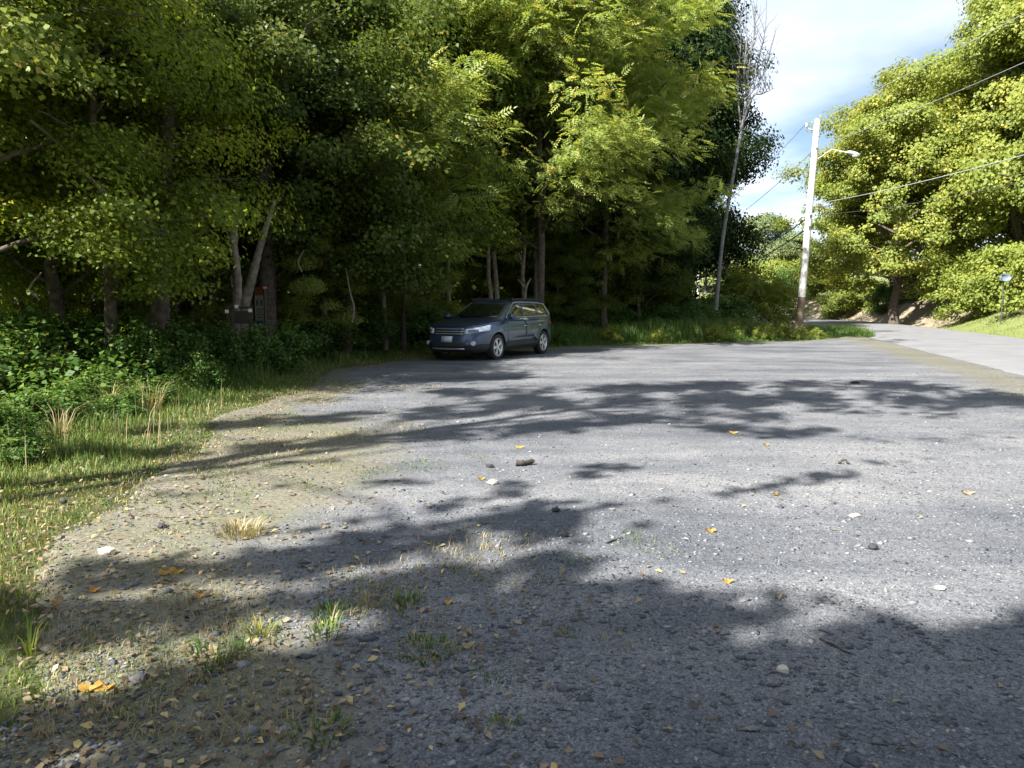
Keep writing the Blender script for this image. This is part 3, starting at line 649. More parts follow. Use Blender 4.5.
for px, Y_, lb, sc in RB: plant('bush', 'shrub' if 'dark' in lb or 'shaded' in lb else 'shrub_bright', px, Y_, lb, 'bush', sc=sc)
k = 90000
yy = RNG.uniform(130, 160, k); xx = RNG.uniform(-10, 190, k); zz = 2 + RNG.random(k) * (5 + 2 * wob(xx * .12, xx * .05))
c = np.stack([xx, yy, zz], -1); nn = np.array([-.3, -.3, .8]) + RNG.normal(0, .5, c.shape); L = RNG.uniform(.6, 1.2, len(c))
v, f = leaf_quads(c, nn, L, L * .7, RNG)
tag(link('distant_treeline', npmesh('distant_treeline', v, f, rnd=RNG.random(len(c))), M['leaf_far']), 'far treeline closing the view beyond the road bend', 'treeline', kind='stuff')
#@@REST@@
# ------------------------------------------------------------------ trees left of and behind the viewer: their shade lies on the gravel
MASS = [(120, 800), (150, 695), (190, 672), (300, 657), (400, 630), (470, 612), (515, 599), (560, 594), (600, 597), (635, 590), (664, 584), (700, 605), (768, 606), (800, 613), (740, 622), (662, 630), (668, 645), (760, 652), (826, 644), (866, 630), (900, 620), (930, 640), (985, 634), (1030, 618), (1120, 604), (1300, 620), (1500, 800), (900, 1300), (100, 1200)]
STREAK = [  # (points, half width px, opacity)
 ([(95, 578), (250, 572), (400, 546), (480, 533), (560, 521)], 18, .97), ([(90, 628), (250, 614), (380, 598), (500, 578), (560, 572)], 20, .97),
 ([(-60, 620), (0, 622), (90, 630)], 28, .9), ([(-60, 735), (0, 735), (70, 730)], 30, .85),
 ([(60, 455), (256, 450), (400, 438), (546, 427), (640, 420), (790, 434)], 6, .85), ([(117, 432), (256, 424), (400, 414), (500, 408)], 5, .75),
 ([(400, 422), (546, 407)], 2.5, .9), ([(480, 405), (600, 404), (700, 402), (800, 400), (960, 402), (1024, 400)], 8, .85), ([(440, 394), (600, 391), (720, 387), (850, 386), (950, 388)], 5, .8),
 ([(560, 414), (640, 415), (760, 416), (790, 420)], 5, .6), ([(820, 411), (960, 415)], 3, .5), ([(850, 440), (1000, 443)], 3, .35),
 ([(400, 520), (517, 490), (617, 469)], 5, .75), ([(170, 497), (300, 492), (450, 480)], 2.5, .35), ([(300, 530), (450, 510), (502, 494)], 4, .65), ([(540, 500), (580, 502)], 4, .3), ([(400, 532), (517, 522)], 8, .6),
 ([(564, 520), (700, 500), (842, 476), (921, 460)], 4, .7), ([(575, 579), (612, 574)], 4, .6), ([(575, 556), (640, 550)], 3, .4), ([(610, 536), (650, 530)], 4, .3), ([(720, 598), (790, 600)], 5, .8),
 ([(690, 424), (780, 433), (830, 430)], 3.5, .6), ([(300, 382), (420, 378), (520, 376)], 5, .8), ([(180, 470), (330, 463)], 3, .4),
]
HOLES = [(882, 696, 24, 6), (945, 722, 22, 7), (627, 642, 22, 5), (560, 655, 18, 4), (300, 690, 22, 6), (250, 742, 26, 6), (1000, 690, 14, 5), (480, 592, 34, 7), (700, 640, 34, 4), (440, 530, 40, 4), (470, 640, 16, 4), (760, 735, 24, 6)]
def shade_density(px, py):
    p = np.stack([px, py], -1)
    wx = 9 * np.sin(px * .045 + py * .11) + 5 * np.sin(px * .13 - py * .21 + 1); wy = 3.5 * np.sin(px * .07 + 2) + 2.2 * np.sin(px * .19 + py * .1)
    m = inside(np.array(MASS, float), px + wx, py + wy).astype(float)
    for hx, hy, a_, b_ in HOLES:
        m *= 1 - .8 * np.exp(-(((px + wx - hx) / a_) ** 2 + ((py - hy) / b_) ** 2) ** 1.5)
    for L, w, o in STREAK:
        L = np.array(L, float); L0_ = L[0][1]; best = np.full(len(px), 1e9)
        for a, b in zip(L[:-1], L[1:]):
            ab = b - a; q0 = p + np.stack([wx * 0, wy * (.25 if w < 8 else .8)], -1)
            t = np.clip(((q0 - a) @ ab) / (ab @ ab), 0, 1); q = a + t[:, None] * ab
            best = np.minimum(best, np.hypot((q0[:, 0] - q[:, 0]) * .6, q0[:, 1] - q[:, 1]))
        nzs = np.clip(.95 + .9 * np.sin(px * .021 + w * 3 + L0_ * .7) * np.sin(px * .047 + L0_ * 1.3) + .3 * np.sin(px * .11 + py * .3), .1, 1.15)
        m = np.maximum(m, np.minimum(o * nzs * (1 - sstep(w * .3, w * 1.3, best)), 1))
    return m
def shade_trees(n, y0, y1, z0, z1, leaf, trunks, seed, xr):
    rng = np.random.default_rng(seed)
    gx_ = rng.uniform(xr[0], xr[1], n); gy_ = rng.uniform(y0, y1, n)
    px, py = proj(gx_, np.maximum(gy_, .6))
    inv = (gx_ > px * 0 - 1e9)
    d = shade_density(px, py)
    d = np.where((gy_ < 1.9), 1.0 * (np.abs(gx_ - 2.5) < 6), d)
    pat = .8 + .5 * wob(gx_ * 3.1, gy_ * 3.3) - .6 * np.clip(wob(gx_ * 6.1 + 2, gy_ * 6.7) - .1, 0, 1)
    layers = n / ((xr[1] - xr[0]) * (y1 - y0)) * leaf * leaf * .375
    dd_ = np.clip(d * np.clip(.62 + .5 * pat + .4 * (d > .9), .4, 1.08), 0, 1)
    ok = rng.random(n) < np.clip(-np.log(1 - .985 * dd_) * 1.7 / layers, 0, 1); gx_, gy_ = gx_[ok], gy_[ok]; n = len(gx_)
    sg = .04 + .006 * gy_; gx_ = gx_ + rng.normal(0, 1, n) * sg; gy_ = gy_ + rng.normal(0, 1, n) * sg
    zz = z0 + (z1 - z0) * (.5 + .35 * wob(gx_ * .8, gy_ * .8)) + rng.normal(0, .55, n)
    off = zz / math.tan(SUN_EL)
    c = np.stack([gx_ + SUN_H[0] * off, gy_ + SUN_H[1] * off, zz], -1)
    nn = np.array([0, 0, .8]) + SUN * .5 + rng.normal(0, .4, c.shape)
    L = leaf * rng.uniform(.6, 1.4, n)
    tr = np.array([t[:2] for t in trunks]); own = ((c[:, None, :2] - tr[None]) ** 2).sum(-1).argmin(1)
    for i, (tx, ty, th, lb) in enumerate(trunks):
        sel = own == i
        if sel.sum() < 30: continue
        root = empty('broadleaf_tree', (tx, ty, 0))
        cc = c[sel] - np.array([tx, ty, 0]); v, f = leaf_quads(cc, nn[sel], L[sel], L[sel] * .75, rng)
        tb = Tubes(); top = cc.mean(0); tb.add(bend((0, 0, -.2), (top[0] * .25, top[1] * .25, th), 8, 0, rng, .06), np.linspace(.2, .05, 8), 8)
        for q in range(9):
            e = cc[rng.integers(len(cc))]; s0 = min(th, e[2] - 1.5) * rng.uniform(.75, 1); b0 = np.array([top[0] * .25, top[1] * .25, 0]) * (s0 / th) + [0, 0, s0]
            tb.add(bend(b0, e, 6, .5, rng, .08), np.linspace(.035, .008, 6), 5)
        link('trunk', tb.mesh('shade_trunk'), M['bark'], root)
        link('crown', npmesh('shade_crown', v, f, rnd=rng.random(len(v) // 4)), M['leaf_wood'], root)
        tag(root, lb, 'tree')
shade_trees(430000, .5, 8.3, 7.5, 11.0, .17, [(-8.5, -5.5, 8.5, 'tree left of the viewer that shades the near gravel'), (-5.0, -7, 9, 'tree behind the viewer nearest the lot corner'), (-6.0, -1.5, 8, 'tree left of the viewer nearest the verge grass')], 41, (-4.5, 9))
shade_trees(200000, 8.3, 17, 10.0, 14.5, .20, [(-10.5, -1.0, 12, 'tall tree left of the picture that throws the far shade band'), (-7.2, 3.0, 12, 'tall tree at the left edge reaching above the frame')], 42, (-8, 12))

for i, (x_, y_, s_) in enumerate([(-17, -6, .85), (-20, 3, .8), (-13, -13, .9), (-6, -16, .9), (2, -17, .95), (10, -19, .95), (-24, -2, 1.0), (-19, -17, 1.1), (-2, -24, 1.2), (15, -24, 1.1), (22, -12, 1.2), (24, -2, 1.2), (26, 8, 1.2), (28, 17, 1.0)]):  # unseen trees added round the lot to cut the sky's fill light
    plant('broadleaf_tree', ['wood_b', 'wood_a'][i % 2], 0, y_, 'unseen tree added behind the viewer or beside the road to block sky light', sc=s_, X=x_, group='unseen trees added round the lot to block sky light')
# ------------------------------------------------------------------ pair of pale trunks, sign board, barrier
def bare_trunk(name, pts, rad, mat, label, branches=(), cat='tree', part='trunk'):
    pts = [np.array(p, float) for p in pts]; o = pts[0].copy()
    root = empty(name, tuple(o))
    tb = Tubes(); P_ = catmull([p for p in pts], 5) - o
    jr = np.random.default_rng(len(label)); r = np.interp(np.linspace(0, 1, len(P_)), np.linspace(0, 1, len(rad)), rad) * (1 + jr.normal(0, .07, len(P_)))
    tb.add(P_, r, 9); link(part, tb.mesh(part), M[mat], root)
    for b, br in branches:
        tb = Tubes()
        for l, r0 in b: tb.add(np.array(l, float) - o, np.linspace(r0, r0 * .25, len(l)), 5)
        link(br, tb.mesh(br), M[mat], root)
    return tag(root, label, cat)
bare_trunk('dead_tree', [(at(233, 342, 16.5)[0], 16.5, -.1), at(235, 318, 16.5), at(238, 290, 16.5), at(236, 262, 16.5), at(233, 240, 16.5), at(237, 200, 16.6)], [.12, .10, .085, .08, .09, .05], 'bark_pale', 'left pale mottled trunk standing upright beside the sign board')
bare_trunk('dead_tree', [(at(241, 342, 16.9)[0], 16.9, -.1), at(243, 312, 16.9), at(250, 285, 16.9), at(256, 262, 16.9), at(262, 240, 17.0), at(275, 200, 17.1)], [.17, .15, .10, .08, .07, .04], 'bark_pale', 'right pale trunk leaning towards the sign board')
bare_trunk('forest_tree', [(at(158, 350, 14.6)[0], 14.6, -.1), at(160, 300, 14.6), at(159, 240, 14.7), at(163, 180, 14.8), at(168, 120, 15), at(176, 60, 15), at(196, 0, 15.2)], [.2, .17, .15, .14, .13, .1, .07], 'bark', 'thick dark trunk rising straight up left of the pale pair')
bare_trunk('leaning_branch', [at(143, 226, 12.6), at(124, 212, 12.5), at(105, 193, 12.4), at(84, 172, 12.3), at(60, 145, 12.3), at(30, 120, 12.2)], [.05, .045, .04, .03, .025, .02], 'bark_pale', 'pale broken branch hanging slantwise in the left foliage', cat='branch', part='stem')
rs = np.random.default_rng(3)
for (px, Y_, top, r, lb, mt) in [(378, 24, 150, .07, 'thin shaded trunk left of the car, nearest the sapling', 'bark'), (330, 22, 180, .08, 'thin dark trunk behind the sapling right of the sign', 'bark_pale'), (352, 25, 170, .07, 'thin dark trunk midway between sign and car', 'bark'), (303, 23, 150, .1, 'dark trunk close right of the sign board', 'bark'), (268, 18.5, 120, .24, 'broad dark trunk directly behind the sign board', 'bark'), (412, 27, 160, .07, 'thin trunk behind the left front corner of the car', 'bark_pale'), (536, 28, 120, .09, 'slim trunk rising just right of the car roof', 'bark'), (20, 17, 120, .12, 'dark trunk at the left picture edge', 'bark'), (100, 19, 130, .1, 'dark trunk left of the thick dark trunk', 'bark'), (205, 20, 120, .12, 'dark trunk left of the upright pale trunk', 'bark')]:
    a0 = np.array(at(px, 303, Y_)); a0[2] = -.1; t0 = np.array(at(px + rs.uniform(-14, 14), top, Y_ + .3))
    bare_trunk('forest_tree', [a0, a0 * .6 + t0 * .4 + rs.normal(0, .08, 3), a0 * .25 + t0 * .75 + rs.normal(0, .08, 3), t0], [r, r * .85, r * .7, r * .5], mt, lb)
p = at(568, 300, 24.6); bare_trunk('forked_stem', [at(524, 322, 24.4), at(525, 300, 24.4), at(526, 288, 24.4), at(531, 278, 24.4)], [.05, .045, .04, .02], 'bark_pale', 'short pale forked stem behind the rear of the car roof', [([([at(526, 290, 24.4), at(521, 283, 24.4), at(518, 279, 24.4)], .03)], 'fork')], cat='stem', part='stem')
for (pts, lb) in [([at(352, 322, 18.5), at(354, 308, 18.5), at(350, 292, 18.5), at(346, 268, 18.6)], 'pale bent stick left of the car among shrubs'), ([at(302, 272, 18), at(298, 262, 18), at(304, 250, 18)], 'short pale crooked twig high right of the sign'), ([at(40, 300, 13), at(30, 288, 13), at(42, 272, 13)], 'pale twig at the left edge in dark foliage')]:
    bare_trunk('stick', pts, [.025, .02, .012], 'bark_pale', lb, cat='stick', part='stem')

def box(bm, c, s, rz=0):
    r = bmesh.ops.create_cube(bm, size=1)['verts']
    bmesh.ops.scale(bm, vec=s, verts=r)
    if rz: bmesh.ops.rotate(bm, verts=r, cent=(0, 0, 0), matrix=Matrix.Rotation(rz, 3, 'Z'))
    bmesh.ops.translate(bm, vec=c, verts=r); return r
def bmobj(name, bm, mat, parent=None, bevel=0, smooth=False):
    if bevel: bmesh.ops.bevel(bm, geom=bm.edges[:], offset=bevel, segments=2, affect='EDGES')
    me = bpy.data.meshes.new(name); bm.to_mesh(me); bm.free()
    if smooth:
        for p_ in me.polygons: p_.use_smooth = True
    return link(name, me, mat, parent)
def boxobj(name, c, s, mat, parent=None, rz=0, bevel=.004):
    bm = bmesh.new(); box(bm, c, s, rz); return bmobj(name, bm, mat, parent, bevel)
M['sign_white'] = pbr('sign_white', (.52, .50, .44), .6, noise=8, col2=(.62, .61, .55))
M['sign_red'] = pbr('sign_red', (.40, .13, .09), .6); M['sign_ink'] = pbr('sign_ink', (.10, .12, .15), .6); M['sign_blue'] = pbr('sign_blue', (.10, .16, .30), .6)
M['wood_dark'] = pbr('wood_dark', (.05, .04, .03), .8, noise=14, bump=.4); M['reflector'] = pbr('reflector', (.85, .85, .82), .25)
x, y, z = at(261, 330, 17.3); zb = float(terr(np.array([x]), np.array([y]))[0])
s_ = empty('sign_board', (x, y, zb), R(-52)); Zt = at(261, 289, 17.3)[2] - zb; Zl = at(261, 328, 17.3)[2] - zb
W0 = .58
boxobj('panel', (0, 0, (Zt + Zl) / 2), (W0, .03, Zt - Zl), M['sign_white'], s_)
boxobj('header', (0, -.018, Zt - .07), (W0 + .02, .012, .14), M['sign_red'], s_)
boxobj('cap', (0, 0, Zt + .025), (W0 + .08, .09, .04), M['sign_red'], s_)
for sx in (-1, 1): boxobj('post', (sx * (W0 / 2 + .03), .0, Zt / 2), (.06, .06, Zt), M['wood_dark'], s_)
for sx in (-.14, .13): boxobj('emblem', (sx, -.019, Zt - .30 - .02 * sx), (.10, .006, .13), M['sign_ink'], s_)
for k_, (zz_, w_) in enumerate([(.45, .40), (.51, .34), (.57, .38), (.63, .30)]): boxobj('text_line', (0, -.018, Zt - zz_), (w_, .005, .018), M['sign_ink'], s_, bevel=0)
boxobj('lower_band', (0, -.018, Zt - .74), (.44, .006, .08), M['sign_blue'], s_)
tag(s_, 'weathered white notice board with red header between pale and dark trunks', 'sign')
x, y, z = at(240, 330, 16.0); zb = float(terr(np.array([x]), np.array([y]))[0])
b_ = empty('low_barrier', (x, y, zb)); zt_ = at(240, 309, 16.0)[2] - zb
boxobj('board', (0.04, 0, zt_ - .17), (.30, .04, .26), M['wood_dark'], b_)
for sx in (-.24, .24): boxobj('post', (sx, 0, zt_ / 2), (.05, .05, zt_), M['wood_dark'], b_)
for sx, dz in ((-.24, -.04), (-.04, .06), (.24, -.02)): boxobj('reflector', (sx, -.045, zt_ + dz - .01), (.075, .012, .07), M['reflector'], b_)
boxobj('rail', (0, -.0, zt_ + .03), (.56, .05, .05), M['wood_dark'], b_)
tag(b_, 'low dark wooden barrier with three small white reflectors in front of the pale trunks', 'barrier')

# ------------------------------------------------------------------ leaning bare tree at the edge of the sky
root_pts = [at(716, 310, 31.5), at(722, 245, 31.5), at(729, 200, 31.4), at(736, 160, 31.3), at(743, 122, 31.2), at(747, 95, 31.2)]
o = np.array(root_pts[0]); bt = empty('bare_tree', tuple(o))
tb = Tubes(); P_ = catmull(root_pts, 5) - o; tb.add(P_, np.linspace(.08, .05, len(P_)), 8); link('trunk', tb.mesh('bare_tree_trunk'), M['bark_grey'], bt)
tb = Tubes(); rb_ = np.random.default_rng(5)
tops = [((741, 128), (738, 90), (741, 40), (738, 10)), ((747, 97), (756, 70), (762, 45), (766, 28)), ((747, 97), (744, 70), (747, 40), (745, 18)), ((745, 100), (752, 92), (765, 70), (772, 45)), ((741, 130), (752, 98), (762, 94), (775, 88)), ((746, 96), (750, 60), (754, 32), (753, 12))]
for tpx in tops:
    L = catmull([np.array(at(a, b, 31.2 + rb_.uniform(-.6, .6) * (i > 0))) for i, (a, b) in enumerate(tpx)], 5) - o
    tb.add(L, np.linspace(.04, .010, len(L)), 5)
    for q in range(16):
        i = rb_.integers(3, len(L) - 1); l = rb_.uniform(.5, 1.5); e = L[i] + np.array([rb_.uniform(-.6, .6), rb_.uniform(-.4, .4), rb_.uniform(.4, 1)]) * l
        tb.add(bend(L[i], e, 4, .05, rb_, .03), np.linspace(.016, .006, 4), 4)
link('twigs', tb.mesh('bare_tree_twigs'), M['bark_grey'], bt)
tag(bt, 'tall leaning bare grey tree against the sky at the right end of the wood', 'tree')

# ------------------------------------------------------------------ utility poles, lamp, wires
M['pole_wood'] = pbr('pole_wood', (.46, .44, .41), .8, noise=9, bump=.5, col2=(.66, .64, .60))
M['pole_brown'] = pbr('pole_brown', (.13, .095, .065), .85, noise=8, bump=.3, col2=(.20, .15, .105))
M['porcelain'] = pbr('porcelain', (.75, .74, .72), .3); M['alu'] = pbr('alu', (.75, .76, .78), .4, metal=.3); M['cable'] = pbr('cable', (.06, .06, .065), .6); M['cable_grey'] = pbr('cable_grey', (.30, .31, .32), .6)
def tube_obj(name, pts, rad, mat, parent=None, sides=10):
    tb = Tubes(); tb.add(pts, rad, sides); me = tb.mesh(name); return link(name, me, mat, parent)
PB = np.array(at(798.5, 322, 33.0)); PB[2] = -.2; PT = np.array(at(817.5, 119, 33.0))
def pole(base, top, label):
    base = np.array(base, float); top = np.array(top, float); d = top - base
    r = empty('utility_pole', tuple(base))
    zs = .205
    tube_obj('butt', [d * 0, d * .1, d * zs], [.165, .16, .155], M['pole_brown'], r, 16)
    tube_obj('shaft', [d * zs, d * .6, d * .995, d], [.15, .132, .115, .07], M['pole_wood'], r, 16)
    for t, sx in ((.955, -.42), (.86, .0)):
        c = d * t
        if sx: tube_obj('bracket', [c, c + [sx * .6, 0, -.02], c + [sx, 0, .08]], [.025, .025, .02], M['pole_wood'], r, 6)
        q = c + [sx if sx else .0, -.16 if not sx else 0, .08]
        tube_obj('insulator', [q, q + [0, 0, .05], q + [0, 0, .09], q + [0, 0, .15], q + [0, 0, .17]], [.03, .06, .045, .06, .02], M['porcelain'], r, 10)
    for t in (.52, .57): tube_obj('cable_clamp', [d * t + [0, -.19, -.04], d * t + [0, -.19, .04]], [.05, .05], M['cable'], r, 8)
    return tag(r, label, 'utility pole', 'utility poles along the road'), (lambda t: base + d * t)
p1, on1 = pole(PB, PT, 'tall pale utility pole with brown foot, standing between the grass strip and the road')
p0, on0 = pole((14.6, 4.0, -.2), (14.9, 4.0, 9.6), 'utility pole outside the right of the picture carrying the wires overhead')
p2, on2 = pole((20.5, 86.0, -.2), (20.7, 86.0, 9.3), 'farther utility pole hidden by the dark wood beyond the road bend')
# street lamp arm on the pole
la = empty('street_lamp', tuple(on1(.86)))
o = on1(.86); lampp = np.array(at(852, 154, 32.2)) - o
tube_obj('arm', [np.array([.1, 0, -.35]), lampp * .45 + [0, 0, .12], lampp * .85 + [0, 0, .05], lampp], [.015, .013, .012, .012], M['alu'], la, 7)
bm = bmesh.new(); bmesh.ops.create_uvsphere(bm, u_segments=16, v_segments=10, radius=.5)
bmesh.ops.scale(bm, vec=(.58, .24, .17), verts=bm.verts); bmesh.ops.rotate(bm, verts=bm.verts, cent=(0, 0, 0), matrix=Matrix.Rotation(R(14), 3, 'Y')); bmesh.ops.translate(bm, vec=tuple(lampp + [.05, 0, .02]), verts=bm.verts)
bmobj('lamp_head', bm, M['alu'], la, smooth=True)
bm = bmesh.new(); bmesh.ops.create_uvsphere(bm, u_segments=14, v_segments=8, radius=.5)
bmesh.ops.scale(bm, vec=(.28, .19, .16), verts=bm.verts); bmesh.ops.translate(bm, vec=tuple(lampp + [.12, 0, -.06]), verts=bm.verts)
bmobj('lens', bm, M['porcelain'], la, smooth=True)
tag(la, 'small white street lamp head reaching out from the utility pole', 'street lamp')
def wire(a, b, sag, r, mat, label, n=26):
    a = np.array(a, float); b = np.array(b, float); t = np.linspace(0, 1, n)[:, None]
    P_ = a * (1 - t) + b * t; P_[:, 2] -= sag * 4 * (t * (1 - t))[:, 0]
    o = link('overhead_wire', (lambda tb: (tb.add(P_, np.full(n, r), 5), tb.mesh('overhead_wire'))[1])(Tubes()), M[mat])
    return tag(o, label, 'wire', 'overhead wires')
wire(on1(.955) + [-.42, 0, .25], (15.0, 4.0, 9.9), .35, .009, 'cable_grey', 'topmost thin wire running from the pole top to the upper right corner')
wire(on1(.86) + [0, -.18, .1], (14.8, 4.0, 8.7), .45, .007, 'cable_grey', 'second thin wire running over the maples to the upper right')
wire(on1(.62) + [0, -.19, 0], (14.8, 4.0, 6.3), .55, .012, 'cable_grey', 'thick grey cable crossing the maples to the right edge')
wire(on1(.57) + [0, -.19, 0], (14.8, 4.0, 5.6), .7, .008, 'cable', 'lower dark cable crossing the maples to the right edge')
wire(on1(.955) + [-.42, 0, .25], (19.4, 86, 9.6), .6, .014, 'cable_grey', 'topmost faint wire running from the pole down left into the wood')
wire(on1(.86) + [0, -.18, .1], (20.2, 86, 8.6), .7, .014, 'cable_grey', 'second faint wire running from the pole down left')
wire(on1(.57) + [0, -.19, 0], (20.4, 86, 5.2), .8, .026, 'cable', 'upper thick dark cable running down left from the pole')
wire(on1(.52) + [0, -.19, 0], (20.4, 86, 4.7), .9, .026, 'cable', 'lower thick dark cable running down left from the pole')

# satellite dish on the bank
x, y, z = at(1004, 278, 38.5); zb = float(terr(np.array([x]), np.array([y]))[0]); h_ = z - zb
ds = empty('satellite_dish', (x, y, zb))
tube_obj('post', [(0, 0.02, -.2), (0, 0.02, h_)], [.025, .025], M['cable'], ds, 8)
M['dish'] = pbr('dish', (.13, .16, .24), .6)
bm = bmesh.new(); bmesh.ops.create_uvsphere(bm, u_segments=24, v_segments=16, radius=1)
bmesh.ops.delete(bm, geom=[v for v in bm.verts if v.co.z > -.55], context='VERTS')
bmesh.ops.translate(bm, vec=(0, 0, .75), verts=bm.verts); bmesh.ops.scale(bm, vec=(.36, .24, .30), verts=bm.verts)
bmesh.ops.solidify(bm, geom=bm.faces[:], thickness=.02)
bmesh.ops.rotate(bm, verts=bm.verts, cent=(0, 0, 0), matrix=Matrix.Rotation(R(72), 3, 'X') @ Matrix.Rotation(R(0), 3, 'Z')); bmesh.ops.translate(bm, vec=(0, -.06, h_), verts=bm.verts)
bmobj('dish', bm, M['dish'], ds, smooth=True)
tube_obj('feed_arm', [(0, -.06, h_ - .2), (0, -.3, h_ - .1), (0, -.42, h_ + .02)], [.015, .015, .03], M['alu'], ds, 6)
tag(ds, 'small blue grey satellite dish on a post in the bright bushes', 'satellite dish')

# ------------------------------------------------------------------ small countable things on the gravel
def leafthing(px, py, size, mat, label, n=1, rz=0):
    x, y = gp(px, py); z = float(gz(np.array([x]), np.array([y]))[0])
    bm = bmesh.new()
    for i in range(n):
        pts = []
        for k_ in range(14):
            a = k_ / 14 * 6.283; rr_ = size * .36 * (.55 + .45 * abs(math.cos(a * 1.5 + i))) ; pts.append(bm.verts.new((rr_ * 1.3 * math.cos(a) + (i - (n - 1) / 2) * size * .6, rr_ * .7 * math.sin(a), .012 + .012 * math.cos(2 * a + i) * (1 + i))))
        c = bm.verts.new(((i - (n - 1) / 2) * size * .6, 0, .016))
        for k_ in range(14): bm.faces.new((pts[k_], pts[(k_ + 1) % 14], c))
    bmesh.ops.solidify(bm, geom=bm.faces[:], thickness=.0015)
    o = bmobj('fallen_leaf', bm, M[mat]); o.location = (x, y, z + .004); o.rotation_euler = (0.05, .1, rz)
    tag(o, label, 'fallen leaf', 'conspicuous fallen leaves')
for a in [(172, 577, .10, 'yellow_leaf', 'curled double yellow leaf left of the gravel streaks of shade', 2, .3), (200, 602, .06, 'orange_leaf', 'small orange leaf just below the double yellow leaf', 1, 0), (228, 573, .06, 'pale_leaf', 'pale tan leaf right of the double yellow leaf', 1, 1), (98, 697, .10, 'yellow_leaf', 'yellow leaf at the near left grass margin', 2, .1), (56, 611, .05, 'orange_leaf', 'orange leaf lying on the left grass margin', 1, .5), (95, 597, .07, 'orange_leaf', 'orange brown leaf between the grass and the double yellow leaf', 1, .2),
          (710, 535, .09, 'yellow_leaf', 'yellow leaf on sunlit gravel left of the dark stone', 1, .4), (775, 498, .09, 'yellow_leaf', 'pale yellow leaf at the middle of the sunlit gravel', 1, .9), (727, 585, .07, 'yellow_leaf', 'yellow leaf at the sunlit rim of the near shade', 1, .2), (967, 497, .13, 'pale_leaf', 'wide pale leaf on the gravel near the right edge', 1, .1), (778, 601, .05, 'pale_leaf', 'tan leaf at the rim of the near shade', 1, .5), (766, 448, .08, 'yellow_leaf', 'small yellow leaf below the far shade band', 1, .5), (519, 449, .12, 'yellow_leaf', 'yellow leaf just above the dark stick', 1, .2), (481, 482, .08, 'yellow_leaf', 'yellow leaf left of the pale stone', 1, .7), (448, 608, .05, 'yellow_leaf', 'faint yellow leaf in the near shade above the weed tuft', 1, .2), (467, 650, .08, 'pale_leaf', 'grey tan leaf right of the shaded weed tuft', 1, .4), (733, 434, .14, 'yellow_leaf', 'yellow brown leaf in the far shade band', 1, 0)]:
    leafthing(*a)
def stonething(px, py, s, mat, label, name='stone', seed=0):
    x, y = gp(px, py); z = float(gz(np.array([x]), np.array([y]))[0]); rng = random.Random(seed + px)
    bm = bmesh.new(); bmesh.ops.create_icosphere(bm, subdivisions=2, radius=.5)
    for v in bm.verts: v.co = v.co * (1 + rng.uniform(-.16, .16))
    bmesh.ops.scale(bm, vec=s, verts=bm.verts)
    o = bmobj(name, bm, M[mat]); o.location = (x, y, z + s[2] * .3); o.rotation_euler = (0, 0, rng.uniform(-.3, .3))
    tag(o, label, 'stone')
for a in [(563, 540, (.07, .06, .05), 'stone_dark', 'dark angular stone left of the gravel centre'), (873, 551, (.055, .05, .045), 'stone_dark', 'small dark stone on sunlit gravel at the right'), (493, 486, (.09, .07, .05), 'stone_pale', 'pale rounded stone below the dark stick'), (556, 515, (.06, .05, .04), 'stone_dark', 'small dark stone above the dark angular stone'), (783, 675, (.05, .04, .035), 'stone_pale', 'whitish pebble in the near shade at right'), (940, 591, (.06, .05, .025), 'stone_pale', 'whitish flat pebble near the right rim of the shade'), (855, 384 + 135, (.08, .05, .03), 'stone_pale', 'pale pebble on sunlit gravel above the small dark stone'), (107, 556, (.10, .07, .05), 'stone_pale', 'largest pale stone on the left dirt margin'), (162, 529, (.06, .05, .04), 'stone_dark', 'dark stone on the leaf strewn margin'), (64, 505, (.05, .04, .04), 'stone_dark', 'dark stone beside the margin grass'),
          (493 - 3, 468, (.08, .06, .04), 'stone_dark', 'dark flat stone left of the dark stick'), (855, 384, (.18, .09, .06), 'stone_dark', 'dark clod beyond the far shade band')]:
    stonething(*a)
def stick(px0, py0, px1, py1, r, label, bow=.0):
    a = gp(px0, py0); b = gp(px1, py1); z = float(gz(np.array([a[0]]), np.array([a[1]]))[0]) + r
    o = np.array([a[0], a[1], z]); e = np.array([b[0], b[1], z]) - o
    rng = np.random.default_rng(px0); P_ = bend((0, 0, 0), e, 6, bow, rng, r * .4)
    t = tube_obj('stick', P_, np.array([1, .9, .95, .8, .8, .6]) * r, M['wood_dark']); t.location = tuple(o); tag(t, label, 'stick')
stick(516, 466, 534, 465, .028, 'short dark stick lying left of the gravel centre')
stick(838, 466, 850, 467, .012, 'curved dark twig on sunlit gravel at the right', .03)
stick(607, 547, 622, 541, .006, 'thin twig on gravel right of the dark angular stone')
stick(820, 640, 850, 655, .006, 'thin twig in the near shade at right')
proto('tuft_leaf', 'bark', 'leaf_shrub', seed=31, H=.13, crown_lo=.02, Rx=.17, n_limbs=10, clumps=4, per=9, leaf=.03, trunk_r=.003, cl_r=(.03, .06), flat=.5)
